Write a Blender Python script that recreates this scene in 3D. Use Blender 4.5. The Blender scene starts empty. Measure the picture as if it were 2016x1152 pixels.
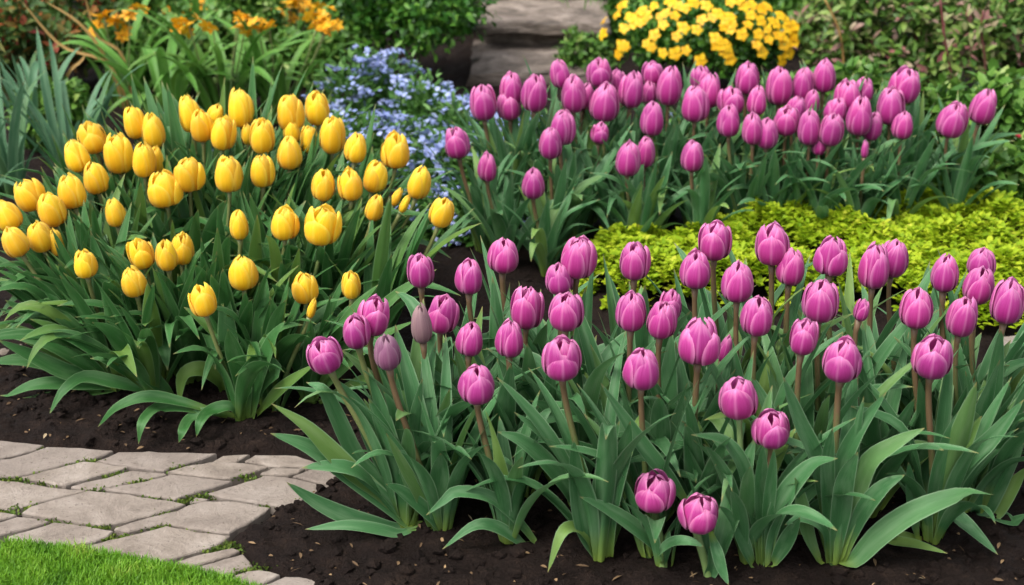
import bpy, math, random
import numpy as np
from mathutils import Vector, Matrix, noise as mnoise

# ------------------------------------------------------------------ camera, sky, sun, exposure
SC = bpy.context.scene
COL = SC.collection
PW, PH, FPX = 2016.0, 1152.0, 2800.0
CH, PITCH = 1.10, math.radians(22.0)
SP, CP = math.sin(PITCH), math.cos(PITCH)
cam = bpy.data.cameras.new('camera')
cam.sensor_width = 36.0
cam.lens = 36.0 * FPX / PW
cam.clip_start, cam.clip_end = 0.05, 200.0
cam.dof.use_dof = True
cam.dof.focus_distance = 2.15
cam.dof.aperture_fstop = 5.2
camo = bpy.data.objects.new('camera', cam)
camo.location = (0, 0, CH)
camo.rotation_euler = (math.radians(90.0) - PITCH, 0, 0)
COL.objects.link(camo)
SC.camera = camo

SUN_EL, SUN_AZ = math.radians(58.0), math.radians(-130.0)   # azimuth from +Y, clockwise
world = bpy.data.worlds.new('World')
SC.world = world
world.use_nodes = True
wn = world.node_tree
bg = wn.nodes['Background']
sky = wn.nodes.new('ShaderNodeTexSky')
sky.sky_type = 'NISHITA'
sky.sun_disc = False
sky.sun_elevation = SUN_EL
sky.sun_rotation = SUN_AZ
sky.air_density = 0.8
sky.dust_density = 4.0
hsv = wn.nodes.new('ShaderNodeHueSaturation')      # thin bright cloud: a paler, less blue sky
hsv.inputs['Saturation'].default_value = 0.30
wn.links.new(sky.outputs[0], hsv.inputs['Color'])
wn.links.new(hsv.outputs[0], bg.inputs[0])
bg.inputs[1].default_value = 0.15
sd = bpy.data.lights.new('sun', 'SUN')
sd.energy = 1.4
sd.angle = math.radians(28.0)
sd.color = (1.0, 0.95, 0.87)
so = bpy.data.objects.new('sun', sd)
dv = Vector((math.sin(SUN_AZ) * math.cos(SUN_EL), math.cos(SUN_AZ) * math.cos(SUN_EL), math.sin(SUN_EL)))
so.rotation_euler = dv.to_track_quat('Z', 'Y').to_euler()
so.location = (0, 0, 5)
COL.objects.link(so)
SC.view_settings.view_transform = 'Standard'
SC.view_settings.look = 'None'
SC.view_settings.gamma = 1.0
SC.view_settings.exposure = 1.06
SC.render.engine = 'CYCLES'
SC.cycles.max_bounces = 7
SC.cycles.transparent_max_bounces = 4

RG = np.random.default_rng(11)
R = random.Random(5)
PI = math.pi

# ------------------------------------------------------------------ measuring helpers
def ray(px, py):
    u, v = (px - PW / 2) / FPX, (py - PH / 2) / FPX
    return np.array((u, CP - v * SP, -SP - v * CP))
def gnd(px, py, z=0.0):
    d = ray(px, py)
    return np.array((0, 0, CH)) + d * ((CH - z) / -d[2])
def at_y(px, py, Y):
    d = ray(px, py)
    return np.array((0, 0, CH)) + d * (Y / d[1])
def lerp(a, b, t): return a + (b - a) * t
def unlerp(x, a, b): return (x - a) / (b - a)
def spline(P, n):
    P = np.asarray(P, float)
    if P.ndim == 1: P = P[:, None]
    k = len(P)
    E = np.vstack([2 * P[0] - P[1], P, 2 * P[-1] - P[-2]])
    s = np.linspace(0, k - 1 - 1e-9, n)
    i = s.astype(int); f = (s - i)[:, None]
    a, b, c, d = E[i], E[i + 1], E[i + 2], E[i + 3]
    return 0.5 * (2 * b + (c - a) * f + (2 * a - 5 * b + 4 * c - d) * f ** 2 + (3 * b - a - 3 * c + d) * f ** 3)
def curve1(xs, ys, x):           # smooth 1-D profile
    t = np.interp(x, xs, np.arange(len(xs)))
    fine = spline(ys, 200)[:, 0]
    return np.interp(t, np.linspace(0, len(xs) - 1, 200), fine)
def nrm(v):
    v = np.asarray(v, float)
    return v / (np.linalg.norm(v, axis=-1, keepdims=True) + 1e-12)

# ------------------------------------------------------------------ object helpers
def mesh(name, V, F, mats, uv=None, att=None, smooth=True, fm=None):
    me = bpy.data.meshes.new(name)
    V = np.asarray(V, np.float32)
    me.from_pydata(V.tolist(), [], F if isinstance(F, list) else F.tolist())
    for m in (mats if isinstance(mats, (list, tuple)) else [mats]): me.materials.append(m)
    if smooth: me.polygons.foreach_set('use_smooth', np.ones(len(me.polygons), bool))
    if fm is not None: me.polygons.foreach_set('material_index', np.asarray(fm, np.int32))
    if uv is not None:
        li = np.zeros(len(me.loops), np.int32); me.loops.foreach_get('vertex_index', li)
        l = me.uv_layers.new(name='UVMap')
        l.data.foreach_set('uv', np.asarray(uv, np.float32)[li].ravel())
    if att is not None:
        a = me.attributes.new('rnd', 'FLOAT', 'POINT')
        a.data.foreach_set('value', np.asarray(att, np.float32))
    me.update()
    return me
def link(name, me, parent=None, loc=(0, 0, 0)):
    o = bpy.data.objects.new(name, me)
    o.location = loc
    if parent is not None: o.parent = parent
    COL.objects.link(o)
    return o
def tag(o, label=None, cat=None, group=None, kind=None):
    if label: o['label'] = label
    if cat: o['category'] = cat
    if group: o['group'] = group
    if kind: o['kind'] = kind
    return o
def thing(name, loc, label, cat, group=None):
    o = bpy.data.objects.new(name, None)
    o.location = loc; o.empty_display_size = 0.02
    COL.objects.link(o)
    return tag(o, label, cat, group)
def gridfaces(nr, nc):
    i = np.arange(nr - 1)[:, None] * nc + np.arange(nc - 1)[None]
    i = i.ravel()
    return np.stack([i, i + 1, i + nc + 1, i + nc], 1)

# ------------------------------------------------------------------ materials
def new_mat(name):
    m = bpy.data.materials.new(name); m.use_nodes = True
    nt = m.node_tree
    return m, nt, nt.nodes['Principled BSDF'], nt.nodes['Material Output']
def nd(nt, t, **kw):
    n = nt.nodes.new(t)
    for k, v in kw.items(): setattr(n, k, v)
    return n
def ramp(nt, fac, stops, interp='LINEAR'):
    r = nd(nt, 'ShaderNodeValToRGB')
    r.color_ramp.interpolation = interp
    el = r.color_ramp.elements
    while len(el) < len(stops): el.new(0.5)
    for e, (p, c) in zip(el, stops):
        e.position = p
        e.color = (*c, 1) if len(c) == 3 else c
    nt.links.new(fac, r.inputs[0])
    return r.outputs[0]
def mix(nt, fac, a, b, mode='MIX'):
    n = nd(nt, 'ShaderNodeMix', data_type='RGBA', blend_type=mode)
    for s, v in ((0, fac), (6, a), (7, b)):
        if isinstance(v, (int, float)): n.inputs[s].default_value = v
        elif isinstance(v, tuple): n.inputs[s].default_value = (*v, 1)
        else: nt.links.new(v, n.inputs[s])
    return n.outputs[2]
def mth(nt, op, a, b=None, c=None):
    n = nd(nt, 'ShaderNodeMath', operation=op)
    for i, v in enumerate((a, b, c)):
        if v is None: continue
        if isinstance(v, (int, float)): n.inputs[i].default_value = v
        else: nt.links.new(v, n.inputs[i])
    return n.outputs[0]
def noise_tex(nt, vec, scale, detail=3, rough=0.55, dist=0.0):
    n = nd(nt, 'ShaderNodeTexNoise')
    n.inputs['Scale'].default_value = scale; n.inputs['Detail'].default_value = detail
    n.inputs['Roughness'].default_value = rough; n.inputs['Distortion'].default_value = dist
    if vec is not None: nt.links.new(vec, n.inputs['Vector'])
    return n.outputs[0]
def mapping(nt, vec, scale, loc_from=None):
    n = nd(nt, 'ShaderNodeMapping')
    n.inputs['Scale'].default_value = scale
    nt.links.new(vec, n.inputs[0])
    if loc_from is not None: nt.links.new(loc_from, n.inputs['Location'])
    return n.outputs[0]
def bump(nt, h, strength, dist, bsdf, normal_in=None):
    b = nd(nt, 'ShaderNodeBump')
    b.inputs['Strength'].default_value = strength; b.inputs['Distance'].default_value = dist
    nt.links.new(h, b.inputs['Height'])
    nt.links.new(b.outputs[0], bsdf.inputs['Normal'])
    return b.outputs[0]
def thin(nt, bsdf, out, color, amount):      # thin plant tissue lets some light through
    tr = nd(nt, 'ShaderNodeBsdfTranslucent')
    nt.links.new(color, tr.inputs[0])
    ms = nd(nt, 'ShaderNodeMixShader'); ms.inputs[0].default_value = amount
    nt.links.new(bsdf.outputs[0], ms.inputs[1]); nt.links.new(tr.outputs[0], ms.inputs[2])
    nt.links.new(ms.outputs[0], out.inputs[0])

def petal_mat(name, base, mid, tip, edge, dark, rough=0.42, hue_j=0.012):
    m, nt, b, out = new_mat(name)
    uv = nd(nt, 'ShaderNodeUVMap').outputs[0]
    sx = nd(nt, 'ShaderNodeSeparateXYZ'); nt.links.new(uv, sx.inputs[0])
    oi = nd(nt, 'ShaderNodeObjectInfo')
    off = mth(nt, 'MULTIPLY', oi.outputs['Random'], 37.0)
    cx = nd(nt, 'ShaderNodeCombineXYZ'); nt.links.new(off, cx.inputs[0]); nt.links.new(off, cx.inputs[1])
    st = noise_tex(nt, mapping(nt, uv, (34, 1.6, 1), cx.outputs[0]), 1.0, 4, 0.6)
    st2 = noise_tex(nt, mapping(nt, uv, (9, 1.1, 1), cx.outputs[0]), 1.0, 3)
    u = mth(nt, 'ABSOLUTE', mth(nt, 'SUBTRACT', mth(nt, 'MULTIPLY', sx.outputs[0], 2.0), 1.0))
    vv = mth(nt, 'ADD', sx.outputs[1], mth(nt, 'MULTIPLY', mth(nt, 'SUBTRACT', st2, 0.5), 0.35))
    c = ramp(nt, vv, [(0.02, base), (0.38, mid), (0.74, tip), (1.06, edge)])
    e = ramp(nt, mth(nt, 'ADD', u, mth(nt, 'MULTIPLY', mth(nt, 'SUBTRACT', st, 0.5), 0.5)), [(0.72, (0, 0, 0)), (1.0, (1, 1, 1))])
    c = mix(nt, mth(nt, 'MULTIPLY', e, 0.8), c, edge)
    c = mix(nt, mth(nt, 'MULTIPLY', ramp(nt, st, [(0.45, (0, 0, 0)), (0.75, (1, 1, 1))]), 0.55), c, dark)
    rib = ramp(nt, u, [(0.0, (1, 1, 1)), (0.13, (0, 0, 0))])
    c = mix(nt, mth(nt, 'MULTIPLY', rib, 0.35), c, edge)
    hs = nd(nt, 'ShaderNodeHueSaturation')
    nt.links.new(c, hs.inputs['Color'])
    nt.links.new(mth(nt, 'ADD', 0.5 - hue_j / 2, mth(nt, 'MULTIPLY', oi.outputs['Random'], hue_j)), hs.inputs['Hue'])
    nt.links.new(mth(nt, 'ADD', 0.93, mth(nt, 'MULTIPLY', oi.outputs['Random'], 0.22)), hs.inputs['Value'])
    c = hs.outputs[0]
    nt.links.new(c, b.inputs['Base Color'])
    b.inputs['Roughness'].default_value = rough
    b.inputs['Specular IOR Level'].default_value = 0.35
    b.inputs['Sheen Weight'].default_value = 0.12
    bump(nt, mth(nt, 'ADD', st, st2), 0.55, 0.0016, b)
    thin(nt, b, out, c, 0.36)
    return m

def blade_mat(name, c1, c2, basec, edgec, rough=0.46, tipc=None, trans=0.27, spec=0.33):
    m, nt, b, out = new_mat(name)
    uv = nd(nt, 'ShaderNodeUVMap').outputs[0]
    sx = nd(nt, 'ShaderNodeSeparateXYZ'); nt.links.new(uv, sx.inputs[0])
    oi = nd(nt, 'ShaderNodeObjectInfo')
    off = mth(nt, 'MULTIPLY', oi.outputs['Random'], 53.0)
    cx = nd(nt, 'ShaderNodeCombineXYZ'); nt.links.new(off, cx.inputs[0]); nt.links.new(off, cx.inputs[1])
    st = noise_tex(nt, mapping(nt, uv, (30, 0.7, 1), cx.outputs[0]), 1.0, 4, 0.7)
    bl = noise_tex(nt, mapping(nt, uv, (2.2, 3.0, 1), cx.outputs[0]), 1.0, 3)
    c = mix(nt, mth(nt, 'ADD', mth(nt, 'MULTIPLY', ramp(nt, st, [(0.3, (0, 0, 0)), (0.7, (1, 1, 1))]), 0.6), mth(nt, 'MULTIPLY', oi.outputs['Random'], 0.45)), c1, c2)
    c = mix(nt, ramp(nt, bl, [(0.45, (0, 0, 0)), (0.8, (0.5, 0.5, 0.5))]), c, edgec)
    c = mix(nt, ramp(nt, oi.outputs['Random'], [(0.80, (0, 0, 0)), (0.97, (.55, .55, .55))]), c, basec)      # young yellower leaves
    u = mth(nt, 'ABSOLUTE', mth(nt, 'SUBTRACT', mth(nt, 'MULTIPLY', sx.outputs[0], 2.0), 1.0))
    c = mix(nt, ramp(nt, u, [(0.87, (0, 0, 0)), (1.0, (0.9, 0.9, 0.9))]), c, edgec)
    c = mix(nt, ramp(nt, sx.outputs[1], [(0.0, (0.9, 0.9, 0.9)), (0.22, (0, 0, 0))]), c, basec)
    if tipc: c = mix(nt, ramp(nt, sx.outputs[1], [(0.955, (0, 0, 0)), (1.0, (0.9, 0.9, 0.9))]), c, tipc)
    nt.links.new(c, b.inputs['Base Color'])
    nt.links.new(mth(nt, 'ADD', rough - 0.08, mth(nt, 'MULTIPLY', bl, 0.2)), b.inputs['Roughness'])
    b.inputs['Specular IOR Level'].default_value = spec
    bump(nt, st, 0.5, 0.0014, b)
    thin(nt, b, out, c, trans)
    return m

def foliage_mat(name, stops, rough=0.5, trans=0.22, spec=0.35):
    m, nt, b, out = new_mat(name)
    a = nd(nt, 'ShaderNodeAttribute', attribute_name='rnd')
    c = ramp(nt, a.outputs['Fac'], stops)
    geo = nd(nt, 'ShaderNodeNewGeometry')
    ns = noise_tex(nt, geo.outputs['Position'], 90.0, 2)
    c = mix(nt, mth(nt, 'MULTIPLY', ns, 0.35), c, tuple(0.55 * x for x in stops[0][1]))
    nt.links.new(c, b.inputs['Base Color'])
    b.inputs['Roughness'].default_value = rough
    b.inputs['Specular IOR Level'].default_value = spec
    thin(nt, b, out, c, trans)
    return m

def stem_mat(name, low, high):
    m, nt, b, out = new_mat(name)
    uv = nd(nt, 'ShaderNodeUVMap').outputs[0]
    sx = nd(nt, 'ShaderNodeSeparateXYZ'); nt.links.new(uv, sx.inputs[0])
    oi = nd(nt, 'ShaderNodeObjectInfo')
    st = noise_tex(nt, mapping(nt, uv, (6, 12, 1)), 1.0, 3)
    f = mth(nt, 'ADD', mth(nt, 'ADD', sx.outputs[1], mth(nt, 'MULTIPLY', mth(nt, 'SUBTRACT', st, 0.5), 0.5)), mth(nt, 'MULTIPLY', mth(nt, 'SUBTRACT', oi.outputs['Random'], 0.5), 0.35))
    c = ramp(nt, f, [(0.3, low), (0.75, high)])
    nt.links.new(c, b.inputs['Base Color'])
    b.inputs['Roughness'].default_value = 0.5
    bump(nt, st, 0.2, 0.001, b)
    return m

M = {}
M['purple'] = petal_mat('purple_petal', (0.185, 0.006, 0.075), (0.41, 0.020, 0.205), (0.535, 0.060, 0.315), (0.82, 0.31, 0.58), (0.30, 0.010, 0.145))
M['mauve'] = petal_mat('dull_mauve_petal', (0.17, 0.03, 0.10), (0.25, 0.075, 0.17), (0.30, 0.12, 0.22), (0.42, 0.25, 0.32), (0.17, 0.04, 0.12))
M['grey_mauve'] = petal_mat('grey_mauve_petal', (0.16, 0.05, 0.09), (0.30, 0.17, 0.19), (0.36, 0.22, 0.24), (0.42, 0.28, 0.28), (0.22, 0.10, 0.12))
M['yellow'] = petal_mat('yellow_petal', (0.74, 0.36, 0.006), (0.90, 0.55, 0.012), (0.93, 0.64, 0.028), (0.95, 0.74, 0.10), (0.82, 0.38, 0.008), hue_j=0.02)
M['leaf_blue'] = blade_mat('tulip_leaf_bluish', (0.034, 0.128, 0.038), (0.094, 0.248, 0.094), (0.24, 0.34, 0.05), (0.25, 0.39, 0.22), tipc=(0.30, 0.24, 0.09))
M['leaf_deep'] = blade_mat('tulip_leaf_deep', (0.021, 0.098, 0.020), (0.062, 0.188, 0.050), (0.15, 0.23, 0.03), (0.17, 0.30, 0.13), tipc=(0.24, 0.22, 0.08))
M['leaf_strap'] = blade_mat('strap_leaf', (0.045, 0.165, 0.018), (0.135, 0.32, 0.045), (0.08, 0.15, 0.02), (0.25, 0.44, 0.13), tipc=(0.25, 0.2, 0.08))
M['leaf_glauc'] = blade_mat('glaucous_leaf', (0.042, 0.135, 0.060), (0.09, 0.21, 0.105), (0.07, 0.14, 0.02), (0.24, 0.38, 0.22), tipc=(0.3, 0.22, 0.09))
M['leaf_dry'] = blade_mat('dry_stalk', (0.33, 0.19, 0.06), (0.45, 0.28, 0.09), (0.15, 0.12, 0.04), (0.5, 0.36, 0.16))
M['stem_brown'] = stem_mat('stem_brown', (0.085, 0.16, 0.04), (0.13, 0.080, 0.040))
M['stem_green'] = stem_mat('stem_green', (0.07, 0.16, 0.045), (0.15, 0.17, 0.055))
M['stem_pale'] = stem_mat('stem_pale', (0.19, 0.30, 0.09), (0.16, 0.24, 0.09))
M['stem_wood'] = stem_mat('stem_wood', (0.07, 0.05, 0.03), (0.09, 0.07, 0.04))
M['stem_red'] = stem_mat('stem_red', (0.09, 0.035, 0.025), (0.13, 0.03, 0.03))
M['pistil'] = stem_mat('pistil', (0.30, 0.36, 0.10), (0.45, 0.45, 0.16))

# ------------------------------------------------------------------ shape builders
def tube(P, r0, r1, nseg=8, caps=True):
    P = np.asarray(P, float); n = len(P)
    T = nrm(np.gradient(P, axis=0))
    ref = np.array((1.0, 0.13, 0.05))
    A = nrm(np.cross(T, ref)); B = np.cross(T, A)
    th = np.arange(nseg) * 2 * PI / nseg
    rr = np.linspace(r0, r1, n)[:, None, None]
    V = P[:, None] + rr * (np.cos(th)[None, :, None] * A[:, None] + np.sin(th)[None, :, None] * B[:, None])
    V = V.reshape(-1, 3)
    F = []
    for i in range(n - 1):
        for j in range(nseg):
            k = (j + 1) % nseg
            F.append([i * nseg + j, i * nseg + k, (i + 1) * nseg + k, (i + 1) * nseg + j])
    if caps:
        F.append(list(range(nseg))[::-1]); F.append([(n - 1) * nseg + j for j in range(nseg)])
    uv = np.stack([np.tile(th / (2 * PI), n), np.repeat(np.linspace(0, 1, n), nseg)], 1)
    return V, F, uv

LW_T = [0, .12, .25, .42, .62, .80, .92, .975, 1]
LW_W = [.42, .55, .80, 1.0, .92, .64, .33, .15, .015]
SW_W = [.8, .95, 1.0, 1.0, .92, .70, .40, .2, .02]
def ribbon(S, N, W, fold, wav=0.05, twist=0.0, strap=False, nc=7, ph=0.0, zmin=0.006):
    """leaf blade: spine points S, upper-face reference normals N, half width W"""
    n = len(S)
    t = np.linspace(0, 1, n)
    T = nrm(np.gradient(S, axis=0))
    N = nrm(N - T * (N * T).sum(1, keepdims=True))
    D = np.cross(T, N)
    tw = twist * t ** 1.3
    c, s = np.cos(tw)[:, None], np.sin(tw)[:, None]
    D, N = D * c + N * s, N * c - D * s
    w = W * curve1(LW_T, SW_W if strap else LW_W, t)
    u = np.linspace(-1, 1, nc)
    fl = fold * (1.0 - 0.72 * t)
    lift = fl[:, None] * (np.abs(u)[None] ** 1.35) + wav * np.sin(7.5 * t[:, None] + ph + 1.7 * np.sign(u)[None]) * np.abs(u)[None] ** 2 * np.minimum(1, 3 * t)[:, None]
    sh = np.sqrt(np.maximum(0.15, 1 - 0.55 * fl ** 2))
    V = S[:, None] + (w * sh)[:, None, None] * u[None, :, None] * D[:, None] + (w[:, None] * lift)[..., None] * N[:, None]
    V = V.reshape(-1, 3)
    V[:, 2] = np.maximum(V[:, 2], zmin)
    uv = np.stack([np.tile((u + 1) / 2, n), np.repeat(t, nc)], 1)
    return V, gridfaces(n, nc), uv

def grown_leaf(base, az, L, W, lean0, lean1, pw=1.6, fold=0.6, twist=0.0, curl=0.0, strap=False, n=15, wav=0.05, zmin=0.006, kink=None):
    t = np.linspace(0, 1, n)
    a = lean0 + (lean1 - lean0) * t ** pw
    if kink: a = a + kink[1] / (1 + np.exp(-(t - kink[0]) * 22))
    z = az + curl * t
    hd = np.stack([np.sin(z), np.cos(z), 0 * z], 1)
    T = hd * np.sin(a)[:, None] + np.array((0, 0, 1.0)) * np.cos(a)[:, None]
    S = np.array(base, float) + np.vstack([np.zeros(3), np.cumsum((T[1:] + T[:-1]) / 2 * (L / (n - 1)), 0)])
    N = -hd * np.cos(a)[:, None] + np.array((0, 0, 1.0)) * np.sin(a)[:, None]
    return ribbon(S, N, W, fold, wav, twist, strap, ph=R.random() * 6, zmin=zmin)

def px_leaf(base_y, pts, wpx, fold=0.45, twist=0.0, n=18, face=(0.05, -0.55, 0.8), wav=0.05):
    """leaf measured along its spine: pts = (px, py, distance beyond the base), from base to tip"""
    P = [at_y(x, y, base_y + d) for x, y, d in pts]
    S = spline(P, n)
    L = np.linalg.norm(np.diff(S, axis=0), axis=1).sum()
    depth = S[n // 2] @ np.array((0, CP, -SP)) + SP * CH
    S[:, 2] = np.maximum(S[:, 2], 0.004)
    return ribbon(S, np.tile(np.array(face, float), (n, 1)), wpx * depth / FPX, fold, wav, twist, ph=R.random() * 6)

def add_leaf(root, geo, mat, name='leaf'):
    V, F, uv = geo
    return link(name, mesh(name, V - np.array(root.location), F, mat, uv), root)

PR_T = [0, .07, .20, .40, .60, .80, .92, 1]
PR_CL = [.10, .46, .80, 1.0, .965, .75, .48, .15]
PR_OP = [.10, .46, .80, 1.0, 1.05, 1.03, .97, .92]
PZ = [0, .022, .10, .30, .54, .79, .93, 1.0]
PW_T = [0, .12, .3, .5, .7, .84, .93, .98, 1]
PW_W = [.50, .78, .95, 1.0, .90, .69, .48, .29, .07]
def petal(h, rad, th0, o, inner, A, flare, seedph, hs=1.0, nr=15, nc=11, notch=0.0):
    v = np.linspace(0, 1, nr); u = np.linspace(-1, 1, nc)
    r = rad * lerp(curve1(PR_T, PR_CL, v), curve1(PR_T, PR_OP, v), o)
    z = h * hs * curve1(PR_T, PZ, v)
    a = A * curve1(PW_T, PW_W, v)
    au = np.abs(u)
    th = th0 + a[:, None] * u[None]
    rr = r[:, None] * (0.865 if inner else 1.0)
    rr = rr * (1 - (0.065 if not inner else 0.02) * au[None] ** 2.2 * np.minimum(1, 2.2 * v)[:, None])      # each petal more rounded than the cup
    rr = rr + rad * 0.045 * np.exp(-(u / 0.16) ** 2)[None] * (np.sin(PI * v) ** .7)[:, None]        # midrib
    rr = rr + rad * flare * (v ** 2.4)[:, None]
    rr = rr + rad * 0.028 * np.sin(5 * v[:, None] + seedph + 3 * u[None]) * au[None] * v[:, None]
    zz = z[:, None] - h * 0.05 * au[None] ** 2 * (v ** 3)[:, None] + h * 0.012 * np.sin(4 * u[None] + seedph) * v[:, None]
    zz = zz - h * notch * np.exp(-(u / 0.22) ** 2)[None] * (v ** 8)[:, None]
    V = np.stack([rr * np.sin(th), -rr * np.cos(th), zz], 2).reshape(-1, 3)
    uv = np.stack([np.tile((u + 1) / 2, nr), np.repeat(v, nc)], 1)
    return V, gridfaces(nr, nc), uv

def core_mesh(h, rad):
    """receptacle under the petals, with the pistil and six stamens standing inside"""
    V, F, uv = tube([(0, 0, -0.02 * h), (0, 0, 0.02 * h), (0, 0, 0.05 * h)], rad * .16, rad * .38, 10)
    V2, F2, uv2 = tube([(0, 0, 0.05 * h), (0, 0, .2 * h), (0, 0, .38 * h), (0, 0, .43 * h)], rad * .16, rad * .17, 6)
    Vs, Fs, Us = [V, V2], list(F), [uv, uv2]
    k = len(V); Fs += [[i + k for i in f] for f in F2]; k += len(V2)
    for j in range(6):
        a = j * PI / 3
        p = np.array((math.sin(a), math.cos(a), 0))
        V3, F3, uv3 = tube([p * rad * .2 + (0, 0, .05 * h), p * rad * .3 + (0, 0, .22 * h), p * rad * .33 + (0, 0, .40 * h)], rad * .03, rad * .05, 4)
        Vs.append(V3); Us.append(uv3); Fs += [[i + k for i in f] for f in F3]; k += len(V3)
    return mesh('bloom', np.vstack(Vs), Fs, M['pistil'], np.vstack(Us))

def add_bloom(root, pos_local, axis, h, rad, o, mat, spin, extra=False):
    b = link('bloom', core_mesh(h, rad), root, pos_local)
    q = Vector(axis).to_track_quat('Z', 'Y')
    # keep the spin measured about the bloom's own axis, petal zero towards -Y
    zq = Matrix.Identity(3)
    az = Vector(axis).normalized()
    ax = Vector((1, 0, 0)); ax = (ax - az * ax.dot(az)).normalized()
    ay = az.cross(ax)
    zq = Matrix((ax, ay, az)).transposed()
    b.rotation_euler = zq.to_euler()
    n = 3
    for ring in (0, 1):
        for k in range(n):
            th = spin + (k + 0.5 * ring) * 2 * PI / n + R.uniform(-.10, .10)
            oo = min(1.0, max(0, o * (.95 if ring == 0 else (.34 if o < .5 else .52)) + R.uniform(-.10, .14) * (1 + o)))
            A = (.93 if ring == 0 else 1.06) + R.uniform(-.09, .07)
            V, F, uv = petal(h, rad, th, oo, ring == 1, A, R.uniform(-.03, .05) + (.06 * o) + (R.choice((0, 0, 0, .10, .16)) * (ring == 0) * (o > .3)), R.random() * 6,
                             hs=(0.915 * (R.uniform(.80, 1.0) if o >= .5 else 1.0) if ring == 0 else 1.0) * R.uniform(.93, 1.03), notch=R.choice((0, 0, 0, .03)))
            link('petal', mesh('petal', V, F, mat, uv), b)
    if extra or o >= .08:
        for k in range(3):
            th = spin + (k + 0.25) * 2 * PI / 3
            V, F, uv = petal(h * R.uniform(.93, 1.02), rad * .86, th, 0.0, True, 1.08, 0.0, R.random() * 6, notch=.03)
            link('petal', mesh('petal', V, F, mat, uv), b)
    return b

BLOOMS = []                      # every measured flower: centre, radius, half height
def project(P):
    d = P - np.array((0, 0, CH))
    z = d[:, 1] * CP - d[:, 2] * SP
    return PW / 2 + FPX * d[:, 0] / z, PH / 2 + FPX * (-d[:, 1] * SP - d[:, 2] * CP) / z, z
def crowding(V, me_):
    """number of flowers that a blade would grow across"""
    x, y, z = project(V); k = 0
    for (cx, cy, w, h, dep) in BLOOMS:
        hit = (((x - cx) / (w * .52)) ** 2 + ((y - cy) / (h * .52)) ** 2 < 1) & (z < dep)
        if hit.any(): k += 1
    return k
def build_tulip(kind, row, base_px, group, leafspec):
    cx, cy, w, h, tilt, o, label = row[:7]
    opt = row[7] if len(row) > 7 else {}
    B = gnd(*opt.get('base', base_px), z=0.0)
    lean_y = opt.get('dy', R.uniform(-.012, .012))
    Cc = at_y(cx, cy, B[1] + lean_y)
    depth = Cc @ np.array((0, CP, -SP)) + SP * CH
    hh = h * depth / FPX * 1.03; rad = w * depth / FPX / 2
    tr = math.radians(tilt)
    axis = nrm(np.array((math.sin(tr), R.uniform(-.16, .02), math.cos(tr))))
    bot = Cc - axis * hh * 0.5
    root = thing(('yellow_tulip' if kind == 'y' else 'purple_tulip'), B, label, 'tulip', group)
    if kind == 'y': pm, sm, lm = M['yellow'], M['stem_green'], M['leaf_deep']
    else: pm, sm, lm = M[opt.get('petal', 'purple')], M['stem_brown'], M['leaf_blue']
    if 'stem' in opt: sm = M[opt['stem']]
    # stem
    Hs = bot[2]
    p1 = B + np.array((R.uniform(-.006, .006), R.uniform(-.006, .006), Hs * .45)) + (bot - B) * np.array((.25, .25, 0))
    p2 = bot - axis * Hs * 0.22
    tt = np.linspace(0, 1, 12)[:, None]
    Pp = (1 - tt) ** 3 * (B + np.array((0, 0, -.02))) + 3 * tt * (1 - tt) ** 2 * p1 + 3 * tt ** 2 * (1 - tt) * p2 + tt ** 3 * bot
    sr = opt.get('sr', 0.0042 if kind == 'p' else 0.0037)
    V, F, uv = tube(Pp - B, sr * R.uniform(1.05, 1.3), sr * R.uniform(.85, 1.0), 8)
    V.reshape(12, 8, 3)[-1] = (V.reshape(12, 8, 3)[-1] - (bot - B)) * 1.5 + (bot - B)
    link('stem', mesh('stem', V, F, sm, uv), root)
    spin = opt.get('spin', R.uniform(-.55, .55))
    add_bloom(root, bot - B, axis, hh, rad, o, pm, spin, opt.get('extra', False))
    # leaves
    nl, L0, L1, W0, W1, out_az, out_amt = leafspec
    nl = opt.get('nl', nl)
    a0 = R.random() * 2 * PI
    top = max(0.13, Cc[2])
    for k in range(nl):
        az = a0 + k * 2.4 + R.uniform(-.4, .4)
        if out_az is not None and R.random() < out_amt: az = out_az + R.uniform(-1.0, 1.0)
        inner = k < nl * .6
        L = max(top, .2) * R.uniform(L0, L1) * (1.0 if inner else .95)
        l0 = math.radians(R.uniform(2, 14) if inner else R.uniform(10, 26))
        l1 = math.radians(R.uniform(14, 55) if inner else R.uniform(48, 105))
        bx = B + np.array((math.sin(az), math.cos(az), 0)) * R.uniform(.004, .016)
        kink = (R.uniform(.62, .85), math.radians(R.uniform(25, 75))) if R.random() < .22 else None
        ww = R.uniform(W0, W1)
        for attempt in range(6):
            geo = grown_leaf(bx, az, L, ww, l0, l1, R.uniform(1.2, 2.2), R.uniform(.45, .85), R.uniform(-.7, .7), R.uniform(-.4, .4), kink=kink, wav=R.uniform(.03, .12))
            if crowding(geo[0], None) == 0:
                add_leaf(root, geo, lm); break
            az += R.uniform(-.9, .9)
            if attempt > 1: L *= .86; ww *= .95
    for (pts, wpx) in opt.get('leaves', ()):
        pts = [p if len(p) == 3 else (p[0], p[1], None) for p in pts]
        n = len(pts)
        dd = opt.get('spread', -.05)
        pts = [(x, y, (d if d is not None else dd * i / (n - 1))) for i, (x, y, d) in enumerate(pts)]
        add_leaf(root, px_leaf(B[1], pts, wpx, twist=R.uniform(-.25, .25), fold=R.uniform(.3, .6)), lm)
    return root
SC.cycles.use_denoising = True

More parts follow.
